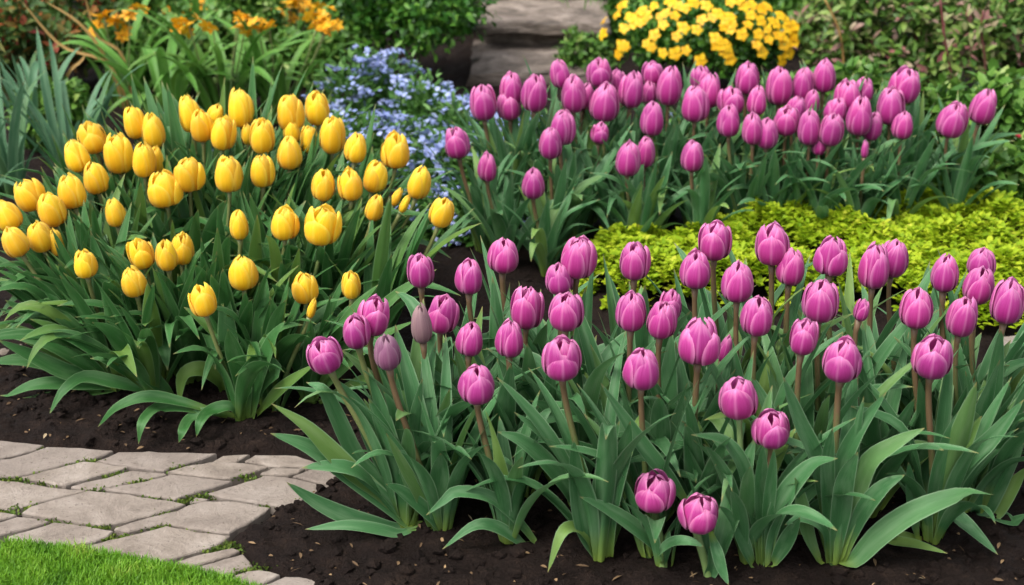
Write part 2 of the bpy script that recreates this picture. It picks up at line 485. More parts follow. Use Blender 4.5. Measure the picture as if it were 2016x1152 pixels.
# ------------------------------------------------------------------ the setting: soil, path, lawn
def wpoly(pts, f=None, z=0.0):
    return np.array([gnd(x, y, z)[:2] for x, y in (pts if f is None else [f(*p) for p in pts])])
def inside(P, poly):
    x, y = P[:, 0], P[:, 1]; r = np.zeros(len(P), bool); n = len(poly)
    for i in range(n):
        x1, y1 = poly[i]; x2, y2 = poly[(i + 1) % n]
        c = (y1 > y) != (y2 > y)
        r ^= c & (x < (x2 - x1) * (y - y1) / (y2 - y1 + 1e-12) + x1)
    return r
def sdist(P, poly):              # negative inside
    d = np.full(len(P), 1e9); n = len(poly)
    for i in range(n):
        a = poly[i]; b = poly[(i + 1) % n]; ab = b - a
        t = np.clip(((P - a) @ ab) / (ab @ ab + 1e-12), 0, 1)
        d = np.minimum(d, np.linalg.norm(P - a - t[:, None] * ab, axis=1))
    return np.where(inside(P, poly), -d, d)

PATH_PX = [(-1500, 855), (-300, 862), (0, 871), (120, 879), (330, 892), (480, 886), (640, 882), (700, 866), (725, 925), (690, 938),
           (640, 967), (580, 993), (540, 1006), (494, 1038), (458, 1060), (470, 1085), (500, 1112), (560, 1142), (650, 1180), (760, 1240), (900, 1500), (-1500, 1500)]
PATH_W = wpoly(PATH_PX)
SIDE_PX = [(1948, 690), (2030, 682), (2300, 690), (2400, 900), (2100, 880), (2030, 830), (1962, 770)]
SIDE_W = wpoly(SIDE_PX)
xs = np.concatenate([np.linspace(-9, -1.4, 40), np.linspace(-1.36, 1.36, 440), np.linspace(1.4, 9, 40)])
ys = np.concatenate([np.linspace(-1.5, 1.56, 20), np.linspace(1.575, 2.75, 250), np.linspace(2.77, 5.5, 110), np.linspace(5.6, 14, 24)])
X, Y = np.meshgrid(xs, ys)
P2 = np.stack([X.ravel(), Y.ravel()], 1)
sd1 = np.minimum(sdist(P2, PATH_W), sdist(P2, SIDE_W))
def fb(x, y, s, seed): return mnoise.noise(Vector((x * s + seed, y * s - seed, seed * .37)))
nz = np.zeros(len(P2))
near = (np.abs(P2[:, 0]) < 1.5) & (P2[:, 1] > 1.5) & (P2[:, 1] < 6)
for i in np.nonzero(near)[0]:
    x, y = P2[i]
    a = fb(x, y, 9, 1.3); b = fb(x, y, 28, 4.1); c = fb(x, y, 70, 7.7)
    nz[i] = .010 * a + .0085 * b + .009 * abs(c) - .002
for i in np.nonzero(~near)[0]:
    x, y = P2[i]; nz[i] = .015 * fb(x, y, 3, 2.0)
k = np.clip((sd1 + .006 + .01 * nz / .01 * .4) / .022, 0, 1); k = k * k * (3 - 2 * k)
Z = -.012 * (1 - k) + k * (.008 + nz)
soil_V = np.stack([P2[:, 0], P2[:, 1], Z], 1)
m, nt, b, out = new_mat('dark_soil')
geo = nd(nt, 'ShaderNodeNewGeometry').outputs['Position']
n1 = noise_tex(nt, geo, 26, 6, 0.68); n2 = noise_tex(nt, geo, 210, 5, 0.7, 0.6); n3 = noise_tex(nt, geo, 5, 3)
c = ramp(nt, mth(nt, 'ADD', mth(nt, 'MULTIPLY', n1, .6), mth(nt, 'MULTIPLY', n2, .4)), [(0.34, (0.0065, 0.0042, 0.0035)), (0.53, (0.0195, 0.0125, 0.0098)), (0.72, (0.058, 0.037, 0.026))])
c = mix(nt, mth(nt, 'MULTIPLY', n3, .5), c, (0.016, 0.010, 0.009))
nt.links.new(c, b.inputs['Base Color'])
nt.links.new(ramp(nt, n1, [(0.3, (.62, .62, .62)), (0.7, (.95, .95, .95))]), b.inputs['Roughness'])
b.inputs['Specular IOR Level'].default_value = 0.12
bump(nt, mth(nt, 'ADD', mth(nt, 'MULTIPLY', n1, 1.0), mth(nt, 'MULTIPLY', n2, .7)), 1.0, 0.014, b)
M['soil'] = m
o = link('soil', mesh('soil', soil_V, gridfaces(len(ys), len(xs)), M['soil']))
tag(o, 'dark brown crumbly garden soil of the flower beds', 'soil', kind='structure')

# paving: each stone traced in the zoomed photo (3.0545x, from y = 820), unprojected to the ground, given thickness
def zp(x, y): return (x / 3.0545, 820 + y / 3.0545)
STONES = [
 [(-420, 170), (0, 160), (150, 172), (262, 186), (225, 212), (110, 244), (20, 262), (-420, 262)],
 [(-420, 282), (60, 270), (170, 240), (285, 196), (480, 204), (688, 220), (620, 246), (555, 270), (480, 277), (380, 306), (265, 338), (160, 365), (100, 378), (-420, 366)],
 [(572, 281), (640, 258), (715, 226), (900, 224), (1100, 230), (1300, 236), (1210, 270), (1100, 303), (985, 337), (880, 326), (780, 312), (660, 295)],
 [(128, 384), (280, 344), (400, 312), (500, 288), (600, 293), (772, 320), (700, 342), (620, 365), (510, 395), (395, 428), (300, 414), (200, 398)],
 [(415, 437), (520, 405), (640, 378), (790, 329), (900, 342), (1010, 356), (930, 378), (850, 396), (720, 420), (590, 450), (500, 447)],
 [(-420, 380), (-20, 388), (100, 402), (250, 425), (390, 442), (515, 456), (420, 480), (320, 502), (220, 528), (130, 552), (60, 568), (-420, 548)],
 [(625, 455), (740, 428), (870, 408), (1030, 366), (1150, 374), (1290, 392), (1395, 408), (1290, 440), (1180, 472), (1050, 511), (920, 494), (800, 474), (690, 462)],
 [(1012, 346), (1120, 312), (1260, 290), (1400, 290), (1520, 300), (1610, 318), (1540, 342), (1470, 362), (1385, 386), (1260, 376), (1120, 360)],
 [(1275, 284), (1340, 244), (1420, 236), (1500, 236), (1465, 258), (1425, 280)],
 [(1470, 277), (1535, 240), (1660, 240), (1780, 246), (1900, 286), (1960, 296), (1850, 316), (1740, 304), (1690, 310), (1570, 292)],
 [(1565, 360), (1640, 325), (1700, 322), (1800, 325), (1840, 326), (1790, 350), (1735, 366), (1640, 362)],
 [(1765, 372), (1860, 330), (2016, 304), (2120, 300), (2250, 360), (2240, 420), (2080, 430), (1990, 428), (1860, 398)],
 [(1245, 482), (1360, 445), (1480, 410), (1590, 372), (1720, 378), (1840, 405), (1985, 440), (1930, 466), (1850, 500), (1760, 540), (1690, 554), (1560, 540), (1400, 516)],
 [(135, 594), (190, 556), (340, 512), (535, 464), (640, 468), (780, 490), (900, 508), (1040, 524), (1115, 542), (1020, 578), (900, 612), (770, 644), (600, 670), (480, 654), (380, 636), (250, 615)],
 [(-420, 560), (40, 588), (108, 602), (0, 634), (-420, 650)],
 [(-420, 670), (0, 645), (118, 610), (200, 622), (305, 642), (180, 680), (60, 704), (-10, 722), (-420, 730)],
 [(50, 738), (160, 704), (330, 656), (420, 660), (560, 680), (690, 703), (650, 735), (570, 764), (470, 786), (300, 800), (60, 800)],
 [(690, 694), (790, 655), (900, 625), (1060, 582), (1130, 548), (1240, 524), (1380, 524), (1500, 540), (1630, 562), (1560, 612), (1490, 662), (1385, 718), (1270, 706), (1150, 688), (990, 662), (880, 684), (770, 712)],
 [(1140, 528), (1180, 498), (1262, 510), (1230, 524)],
 [(555, 792), (660, 760), (780, 734), (1000, 678), (1100, 692), (1240, 716), (1385, 738), (1310, 788), (1220, 822), (1120, 848), (1035, 874), (930, 900), (700, 960), (500, 960)],
 [(1068, 890), (1160, 856), (1280, 826), (1400, 806), (1440, 822), (1390, 850), (1280, 880), (1165, 912), (1110, 905)],
 [(1182, 920), (1290, 888), (1400, 858), (1460, 842), (1500, 880), (1522, 908), (1460, 930), (1385, 948), (1300, 990), (1180, 990)],
 [(1412, 958), (1490, 938), (1560, 926), (1630, 940), (1688, 958), (1640, 985), (1600, 1008), (1480, 1040), (1380, 1000)],
 [(1620, 1014), (1712, 972), (1800, 976), (1900, 992), (2010, 1050), (2050, 1120), (1620, 1120), (1500, 1040)],
 [(1775, 560), (1880, 512), (2016, 456), (2120, 470), (2030, 520), (1900, 560), (1800, 580)],
 [(2030, 520), (2130, 470), (2230, 500), (2180, 560), (2060, 600), (1960, 580)],
]
def stone_geo(w, top, thick, bev, seed):
    """outline (world xy) -> irregular paving stone with worn edges and a slightly uneven top"""
    w = np.asarray(w)
    pts = []
    n = len(w)
    for i in range(n):
        a, b2 = w[i], w[(i + 1) % n]
        L = np.linalg.norm(b2 - a); kk = max(1, int(L / .012))
        for j in range(kk): pts.append(a + (b2 - a) * j / kk)
    pts = np.array(pts)
    c = pts.mean(0)
    d = nrm(pts - c)
    jit = np.array([mnoise.noise(Vector((p[0] * 60, p[1] * 60, seed))) + .5 * mnoise.noise(Vector((p[0] * 170, p[1] * 170, seed))) for p in pts])
    pts = pts + d * jit[:, None] * .0036
    n = len(pts)
    # shrink measure: move along the inward normal
    tang = nrm(np.roll(pts, -1, 0) - np.roll(pts, 1, 0))
    area = 0.5 * np.sum(pts[:, 0] * np.roll(pts[:, 1], -1) - np.roll(pts[:, 0], -1) * pts[:, 1])
    inw = np.stack([-tang[:, 1], tang[:, 0]], 1) * (1 if area > 0 else -1)
    rings = [(0.0, -thick), (0.0, top - bev), (bev * .45, top - bev * .3), (bev * 1.3, top)]
    V, F = [], []
    for off, z in rings:
        q = pts + inw * off
        zz = np.array([z + (.0011 * mnoise.noise(Vector((p[0] * 14, p[1] * 14, seed))) if z > 0 else 0) for p in q])
        V.append(np.column_stack([q, zz]))
    for r in range(3):
        for i in range(n):
            j = (i + 1) % n
            f = [r * n + i, r * n + j, (r + 1) * n + j, (r + 1) * n + i]
            F.append(f if area > 0 else f[::-1])
    f = [3 * n + i for i in range(n)]
    F.append(f if area > 0 else f[::-1])
    return np.vstack(V), F
SV, SF, SA, kk = [], [], [], 0
def put_stone(w, top=.0045, thick=.03, bev=.0026):
    global kk
    s = R.random() * 50
    V, F = stone_geo(w, top + R.uniform(-.0015, .0015), thick, bev, s)
    SV.append(V); SF.extend([[i + kk for i in f] for f in F]); SA.append(np.full(len(V), R.random())); kk += len(V)
for st in STONES: put_stone(wpoly(st, zp))
# the same paving carried on to the left and towards the camera, outside the frame
def filler(x0, x1, y0, hh):
    x = x0
    while x < x1:
        ww = min(R.uniform(.16, .26), x1 - x)
        if ww < .07: break
        w_ = [(x + .008, y0), (x + ww, y0 + .006), (x + ww - .012, y0 + hh), (x - .006, y0 + hh - .004)]
        if inside(np.array(w_), PATH_W).all(): put_stone(w_)
        x += ww + .004
for r in range(6): filler(-1.9, -.905 - .02 * r, 1.62 + r * .085, .076)
for r in range(4): filler(-1.9, .2, 1.24 + r * .093, .084)
m, nt, b, out = new_mat('paving_stone')
geo = nd(nt, 'ShaderNodeNewGeometry').outputs['Position']
at = nd(nt, 'ShaderNodeAttribute', attribute_name='rnd').outputs['Fac']
n1 = noise_tex(nt, geo, 12, 8, .72, .6); n2 = noise_tex(nt, geo, 140, 4, .7); n3 = noise_tex(nt, geo, 30, 7, .75, 1.4)
c = ramp(nt, n1, [(.30, (.125, .100, .082)), (.48, (.235, .196, .162)), (.68, (.335, .29, .25))])
c = mix(nt, mth(nt, 'MULTIPLY', at, .55), c, (.205, .172, .152))
c = mix(nt, ramp(nt, n3, [(.54, (0, 0, 0)), (.76, (.75, .75, .75))]), c, (.15, .12, .10))
c = mix(nt, ramp(nt, n2, [(.60, (0, 0, 0)), (.70, (.85, .85, .85))]), c, (.10, .08, .065))
nt.links.new(c, b.inputs['Base Color'])
b.inputs['Roughness'].default_value = .82
b.inputs['Specular IOR Level'].default_value = .25
bump(nt, mth(nt, 'ADD', mth(nt, 'MULTIPLY', n2, .5), n3), .7, .006, b)
M['stone'] = m
o = link('path', mesh('path', np.vstack(SV), SF, M['stone'], att=np.concatenate(SA), smooth=False))
tag(o, 'pale buff crazy paving stones curving past the beds', 'path', kind='structure')
SV, SF, SA, kk = [], [], [], 0
put_stone(wpoly([(1955, 694), (2040, 684), (2090, 760), (2016, 756), (1968, 742)]), .03)
put_stone(wpoly([(1965, 748), (2016, 762), (2088, 768), (2100, 850), (2040, 820), (1980, 778)]), .028)
put_stone(wpoly([(2050, 686), (2280, 690), (2300, 770), (2100, 764)]), .029)
o = link('path', mesh('path', np.vstack(SV), SF, M['stone'], att=np.concatenate(SA), smooth=False))
tag(o, 'pale paving stones at the right edge beside the purple bed', 'path', kind='structure')

# ---- many small leaf-shaped pieces in one mesh
def leafcloud(name, pos, d, nrm_, L, W, mat, parent=None, fold=.25, bend=.25, rnd=None, loc=(0, 0, 0)):
    N = len(pos)
    d = nrm(d); n = nrm(nrm_ - d * (nrm_ * d).sum(1, keepdims=True)); s = np.cross(d, n)
    L = np.broadcast_to(L, (N,))[:, None]; W = np.broadcast_to(W, (N,))[:, None]
    def pt(a, bb, c): return pos + d * L * a + s * W * bb + n * (W * c - L * bend * a * a)
    pts = [pt(0, 0, 0), pt(.32, .85, fold), pt(.68, .80, fold), pt(1, 0, 0), pt(.68, -.80, fold), pt(.32, -.85, fold), pt(.34, 0, 0), pt(.68, 0, 0)]
    V = np.stack(pts, 1).reshape(-1, 3)
    base = (np.arange(N) * 8)[:, None]
    quads = np.concatenate([base + np.array([6, 1, 2, 7]), base + np.array([5, 6, 7, 4])])
    tris = np.concatenate([base + np.array(t) for t in ([0, 1, 6], [0, 6, 5], [7, 2, 3], [7, 3, 4])])
    if rnd is None: rnd = RG.random(N)
    return mesh(name, V - np.array(loc), quads.tolist() + tris.tolist(), mat, att=np.repeat(rnd, 8))
def rdir(n):
    v = RG.normal(size=(n, 3)); return nrm(v)

M['moss'] = foliage_mat('moss', [(0, (.055, .10, .012)), (.5, (.10, .17, .02)), (1, (.20, .25, .04))], .8)
mp = [(255, 210), (490, 272), (545, 275), (700, 345), (640, 368), (215, 402), (300, 418), (110, 388), (20, 378), (140, 553), (60, 578), (330, 642), (480, 664), (610, 682), (740, 730), (690, 742),
      (1040, 322), (1075, 310), (1480, 372), (1210, 488), (1140, 492), (950, 603), (1000, 588), (1100, 520), (1590, 547), (1800, 520), (1830, 506), (1360, 770), (1240, 818), (1290, 800), (1540, 912), (1440, 800), (960, 668), (920, 684), (270, 340), (420, 300), (860, 400), (590, 452), (900, 508), (1330, 800), (1190, 715), (1450, 930)]
pp = []
for (x, y) in mp:
    c = gnd(*zp(x, y)); kx = R.randint(30, 80)
    q = RG.normal(size=(kx, 2)) * np.array((.013, .0045)) + c[:2]
    pp.append(np.column_stack([q, np.full(kx, -.004) + RG.random(kx) * .006]))
pp = np.vstack(pp)
dd = rdir(len(pp)); dd[:, 2] = abs(dd[:, 2]) + .5
o = link('moss', leafcloud('moss', pp, dd, rdir(len(pp)), .006, .002, M['moss']))
tag(o, 'green moss growing in the joints of the paving', 'moss', kind='stuff')

LAWN_PX = [(-1500, 1050), (-300, 1068), (0, 1080), (100, 1089), (230, 1108), (340, 1128), (420, 1146), (482, 1164), (600, 1210), (720, 1290), (850, 1500), (-1500, 1500)]
LW = wpoly(LAWN_PX)
m, nt, b, out = new_mat('turf')
geo = nd(nt, 'ShaderNodeNewGeometry').outputs['Position']
c = ramp(nt, noise_tex(nt, geo, 60, 4), [(.3, (.02, .045, .008)), (.7, (.05, .10, .015))])
nt.links.new(c, b.inputs['Base Color']); b.inputs['Roughness'].default_value = .9
M['turf'] = m
n = len(LW)
LV = np.vstack([np.column_stack([LW, np.full(n, .009)]), np.column_stack([LW, np.full(n, -.03)])])
LF = [list(range(n)), list(range(2 * n - 1, n - 1, -1))] + [[i, n + i, n + (i + 1) % n, (i + 1) % n] for i in range(n)]
o = link('lawn', mesh('lawn', LV, LF, M['turf'], smooth=False))
tag(o, 'lawn turf along the near edge of the path', 'lawn', kind='structure')
def blades(N, lo, hi):
    q = np.column_stack([RG.uniform(lo[0], hi[0], N), RG.uniform(lo[1], hi[1], N)])
    sdv = sdist(q, LW)
    return q[sdv < RG.random(len(q)) * .010 - .002]
q = np.vstack([blades(52000, (-.72, 1.55), (-.25, 1.83)), blades(9000, (-1.8, 1.3), (.1, 1.55)), blades(5000, (-1.6, 1.5), (-.72, 1.85))])
N = len(q)
az = RG.random(N) * 2 * PI
pat = np.array([mnoise.noise(Vector((x * 22, y * 22, 1.0))) for x, y in q])
h = RG.uniform(.008, .017, N) * (1 + .35 * pat); ln = RG.uniform(.2, 1.1, N)
hd = np.stack([np.sin(az), np.cos(az), 0 * az], 1); sdir = np.stack([np.cos(az), -np.sin(az), 0 * az], 1)
b0 = np.column_stack([q, np.full(N, .008)])
up = np.array((0, 0, 1.0))
w = RG.uniform(.0005, .0010, N)[:, None]
mid = b0 + up * h[:, None] * .6 + hd * (h * ln * .25)[:, None]
tip = b0 + up * h[:, None] * np.cos(ln * .6)[:, None] + hd * (h * ln * .75)[:, None]
V = np.stack([b0 - sdir * w, b0 + sdir * w, mid + sdir * w * .8, mid - sdir * w * .8, tip], 1).reshape(-1, 3)
i5 = (np.arange(N) * 5)[:, None]
F = (i5 + np.array([0, 1, 2, 3])).tolist() + (i5 + np.array([3, 2, 4])).tolist()
M['grass'] = foliage_mat('grass', [(0, (.06, .18, .008)), (.45, (.14, .34, .014)), (.85, (.23, .44, .03)), (1, (.40, .48, .08))], .5, .3)
o = link('grass', mesh('grass', V, F, M['grass'], att=np.repeat(np.clip(.5 + .55 * pat + .5 * (RG.random(N) - .5), 0, 1), 5)))
tag(o, 'bright green mown grass in the near left corner', 'grass', kind='stuff')

# ---- crumbs of soil, chips and dry bits lying on the beds
def on_soil(N, box):
    q = np.column_stack([RG.uniform(box[0], box[1], N), RG.uniform(box[2], box[3], N)])
    return q[(sdist(q, PATH_W) > .004) & (sdist(q, SIDE_W) > .01)]
def soil_z(q):
    iy = np.clip(np.searchsorted(ys, q[:, 1]), 0, len(ys) - 1); ix = np.clip(np.searchsorted(xs, q[:, 0]), 0, len(xs) - 1)
    return Z.reshape(len(ys), len(xs))[iy, ix]
q = np.vstack([on_soil(6500, (-.95, 1.1, 1.58, 2.4)), on_soil(1200, (-1.2, 1.4, 2.7, 4.6))])
octa = nrm(np.array([(1, 0, 0), (-1, 0, 0), (0, 1, 0), (0, -1, 0), (0, 0, 1), (0, 0, -1), (.7, .7, .4), (-.7, .6, .4), (.6, -.7, .4), (-.6, -.7, .4)], float))
import bmesh
bm = bmesh.new()
bmesh.ops.create_icosphere(bm, subdivisions=1, radius=1.0)
icoV = np.array([v.co[:] for v in bm.verts]); icoF = np.array([[v.index for v in f.verts] for f in bm.faces]); bm.free()
N = len(q)
sz = (RG.random(N) ** 5 * .011 + .0012)
V = icoV[None] * (1 + RG.uniform(-.35, .35, (N, len(icoV), 1))) * sz[:, None, None] * np.array((1, 1, .7))
V = V + np.column_stack([q, soil_z(q) + sz * .2])[:, None]
F = (icoF[None] + (np.arange(N) * len(icoV))[:, None, None]).reshape(-1, 3)
o = link('soil_crumbs', mesh('soil_crumbs', V.reshape(-1, 3), F, M['soil'], smooth=False))
tag(o, 'loose crumbs and clods of dark soil', 'soil', kind='stuff')
q = np.vstack([on_soil(1100, (-1.0, 1.1, 1.58, 2.4)), on_soil(160, (-1.15, -.6, 2.3, 2.9))])
N = len(q)
a = RG.random(N) * 2 * PI
dd = np.stack([np.cos(a), np.sin(a), RG.uniform(-.1, .25, N)], 1)
M['chips'] = foliage_mat('dry_bits', [(0, (.10, .06, .03)), (.55, (.22, .14, .07)), (.85, (.36, .24, .12)), (1, (.5, .40, .25))], .8, .05)
o = link('dry_debris', leafcloud('dry_debris', np.column_stack([q, soil_z(q) + .003]), dd, np.tile((0., 0, 1), (N, 1)) + rdir(N) * .5, RG.uniform(.004, .020, N), RG.uniform(.0008, .003, N), M['chips'], rnd=RG.random(N) ** 1.6))
tag(o, 'dry straw bits and wood chips scattered on the soil', 'debris', kind='stuff')
# ------------------------------------------------------------------ the tulips: every flower measured in the photo
# row: flower centre px, width px, height px, tilt (deg, + = right), openness, label, options
def zf(s, x0, y0): return lambda pts: [((p[0] / s + x0, p[1] / s + y0) + tuple(p[2:])) for p in pts]
A_, B_, C_, Y_ = zf(2.548, 520, 700), zf(2.796, 980, 740), zf(2.797, 1450, 740), zf(1.945, 0, 560)

YEL = [
 (57, 382, 60, 64, -18, .35, 'broad left-leaning yellow tulip above the small half hidden one at the far left'),
 (149, 306, 48, 64, -14, .25, 'left-leaning yellow tulip just below the split one at the upper left'),
 (180, 270, 54, 62, -12, .75, 'yellow tulip split into two petal lobes at the upper left of its clump'),
 (264, 240, 44, 66, -6, .3, 'upper left yellow tulip touching its taller twin, left one of the pair'),
 (301, 256, 46, 70, -2, .2, 'smooth closed yellow tulip, right one of the upper left pair'),
 (233, 301, 56, 80, 0, .45, 'large plump yellow tulip below the upper left pair'),
 (283, 313, 46, 72, 4, .3, 'yellow tulip right beside the plump one below the upper left pair'),
 (187, 349, 49, 64, -6, .2, 'closed egg shaped yellow tulip below the left-leaning one'),
 (139, 375, 52, 70, -8, .35, 'yellow tulip between the egg shaped one and the broad left-leaning one'),
 (100, 411, 53, 70, -8, .35, 'yellow tulip overlapping the right side of the broad left-leaning one'),
 (12, 423, 54, 62, -18, .25, 'yellow tulip cut by the left edge of the photo'),
 (78, 464, 50, 64, -8, .3, 'yellow tulip just below the overlapping far left pair', {'leaves': [
    (Y_([(520, 330), (430, 200), (340, 100), (250, 58)]), 19), (Y_([(520, 330), (380, 180), (250, 60), (140, -20)]), 18), (Y_([(520, 330), (350, 230), (180, 110), (40, 10)]), 18)]}),
 (28, 475, 50, 62, -20, .2, 'yellow tulip leaning left at the edge, lowest of the far left group', {'base': (190, 735), 'leaves': [
    (Y_([(370, 340), (260, 240), (130, 130), (20, 60)]), 18), (Y_([(370, 340), (220, 260), (80, 190), (-40, 150)]), 18), (Y_([(370, 350), (240, 320), (90, 290), (-50, 300)]), 17)]}),
 (110, 476, 30, 58, -6, .3, 'small yellow tulip half hidden behind its neighbour in the far left group', {'dy': .05}),
 (226, 417, 40, 58, -4, .2, 'small egg shaped yellow tulip alone in the left middle of its clump'),
 (322, 371, 66, 70, -6, .6, 'wide open yellow tulip with a bulging left lobe in the clump middle'),
 (372, 341, 58, 70, 3, .55, 'yellow tulip with two broad lobes right above the wide open one'),
 (450, 341, 56, 72, 2, .45, 'yellow tulip with a ragged top on a brown stem in the clump middle'),
 (470, 441, 37, 62, 0, .15, 'narrow closed yellow tulip alone at the centre of the clump'),
 (277, 498, 49, 60, -8, .7, 'open cup yellow tulip left of the touching pair in the lower left'),
 (327, 501, 44, 64, -2, .25, 'yellow tulip in front, left one of the touching lower pair'),
 (359, 488, 46, 64, 6, .5, 'yellow tulip behind, right one of the touching lower pair', {'dy': .04}),
 (167, 518, 45, 57, -3, .35, 'squat yellow tulip alone at the lower left of its clump', {'base': (235, 770), 'leaves': [
    (Y_([(480, 400), (380, 385), (250, 380), (120, 388), (0, 442, -.03)]), 17), (Y_([(480, 390), (360, 360), (250, 335), (120, 272), (-10, 212)]), 18), (Y_([(480, 400), (330, 310), (200, 230), (60, 190), (-60, 190)]), 17), (Y_([(470, 400), (380, 420), (250, 440, -.02), (90, 480, -.04)]), 14)]}),
 (262, 553, 50, 62, -6, .25, 'lower left yellow tulip facing the path below the open cup', {'leaves': [
    (Y_([(640, 440), (540, 400), (430, 374), (320, 356), (240, 410, -.06), (188, 500, -.07)]), 15), (Y_([(640, 440), (540, 320), (430, 195), (352, 145)]), 21), (Y_([(680, 460), (600, 380), (480, 290), (345, 284)]), 18), (Y_([(560, 400), (420, 290), (280, 205), (162, 184)]), 17)]}),
 (398, 589, 52, 66, -8, .8, 'lowest yellow tulip with one tall pointed side petal', {'nl': 4, 'base': (470, 832), 'leaves': [
    (Y_([(930, 530), (885, 470), (810, 485), (768, 525, -.07), (752, 582, -.075)]), 14), (Y_([(900, 505), (810, 488), (730, 515), (700, 560, -.085), (684, 606, -.085)]), 13),
    (Y_([(870, 505), (690, 472), (600, 478), (545, 530, -.1), (530, 612, -.1)]), 14), (Y_([(860, 500), (690, 450), (560, 432), (450, 470), (375, 546, -.09)]), 14),
    (Y_([(945, 530), (930, 380), (890, 250), (872, 170)]), 20), (Y_([(950, 530), (1000, 400), (1055, 330), (990, 284), (900, 352, -.1)]), 14),
    (Y_([(960, 530), (985, 380), (1040, 220), (1092, 140)]), 18), (Y_([(985, 500), (1080, 400), (1205, 305)]), 15)]}),
 (478, 535, 57, 70, 0, .4, 'rounded yellow tulip on an upright stem in the lower middle of its clump', {'leaves': [
    (Y_([(860, 420), (840, 370), (770, 325), (700, 350), (686, 458, -.09)]), 17), (Y_([(960, 420), (990, 340), (960, 240), (900, 205), (832, 196, -.07)]), 13), (Y_([(1000, 400), (990, 250), (1040, 150), (1112, 112)]), 14)]}),
 (600, 565, 50, 64, 0, .4, 'yellow tulip with a small shrivelled petal hanging under it'),
 (691, 560, 38, 57, 0, .35, 'small yellow tulip at the lower right, nearest the front purple bed', {'base': (610, 800), 'nl': 16, 'leaves': [
    ([(600, 805), (660, 740), (740, 670), (820, 630)], 14), ([(605, 800), (680, 690), (770, 590), (860, 530)], 14), ([(590, 800), (640, 700), (700, 610), (745, 560)], 15), ([(610, 805), (690, 760), (770, 730), (800, 760, -.06)], 12)]}),
 (560, 438, 55, 66, 2, .55, 'rounded yellow tulip left of the widest one in the right half'),
 (634, 442, 70, 76, 4, .85, 'widest yellow tulip, open with a jagged rim and one raised petal'),
 (373, 223, 44, 74, -6, .3, 'yellow tulip with its left side free, back left of the upper three'),
 (396, 246, 46, 66, 0, .25, 'yellow tulip in front among the upper three'),
 (439, 261, 48, 68, 8, .4, 'yellow tulip with a split right side, lower right of the upper three'),
 (425, 224, 34, 40, 20, .2, 'half hidden yellow tulip tilted right behind the upper three', {'dy': .06}),
 (474, 211, 52, 76, 0, .4, 'tall yellow tulip with a double top at the upper middle'),
 (516, 266, 50, 72, 3, .35, 'yellow tulip straight below and right of the tall double topped one'),
 (571, 220, 54, 72, 0, .5, 'broad blunt yellow tulip left of the highest right one'),
 (624, 211, 48, 70, 0, .4, 'highest yellow tulip on the right, in front of the blue flowers'),
 (570, 299, 50, 67, 2, .15, 'smooth closed yellow tulip in front of the two half hidden ones'),
 (608, 273, 34, 56, 4, .4, 'yellow tulip half hidden behind the smooth closed one, right one of two', {'dy': .05}),
 (574, 256, 34, 52, 0, .3, 'yellow tulip half hidden above the smooth closed one, left one of two', {'dy': .04}),
 (654, 264, 51, 76, 4, .3, 'large yellow tulip leaning right, below the highest right one'),
 (701, 289, 45, 61, 8, .1, 'closed yellow tulip tilted right against the blue flowers'),
 (779, 294, 56, 72, 4, .7, 'squarish yellow tulip with a flat top standing against the blue flowers'),
 (516, 334, 48, 68, 2, .25, 'yellow tulip with a thin left petal, right of the ragged topped one'),
 (637, 362, 47, 66, 6, .2, 'yellow tulip leaning right, left one of the row of three'),
 (690, 362, 48, 64, 0, .5, 'upright yellow tulip in the middle of the right row of three'),
 (740, 346, 47, 66, 14, .4, 'yellow tulip tilted right, right one of the row of three'),
 (826, 358, 45, 67, 14, .25, 'yellow tulip tilted right above the two slim buds'),
 (871, 416, 49, 62, 16, .35, 'rightmost yellow tulip on a pale green stem', {'base': (735, 735)}),
 (738, 408, 36, 54, 14, .2, 'small yellow tulip crossed by a leaf below the row of three'),
 (782, 386, 18, 42, 28, .05, 'slim yellow bud slanting right, left one of two'),
 (798, 400, 17, 42, 26, .05, 'slim yellow bud slanting right, right one of two, against the tilted tulip'),
 (487, 263, 26, 44, 0, .2, 'small yellow tulip half hidden under the tall double topped one', {'dy': .05}),
 (307, 316, 30, 60, 8, .3, 'yellow tulip mostly hidden right of the plump left group', {'dy': .05}),
 (615, 606, 17, 44, 18, .05, 'thin drooping yellow bud beneath the tulip with the shrivelled petal', {'nl': 3}),
]
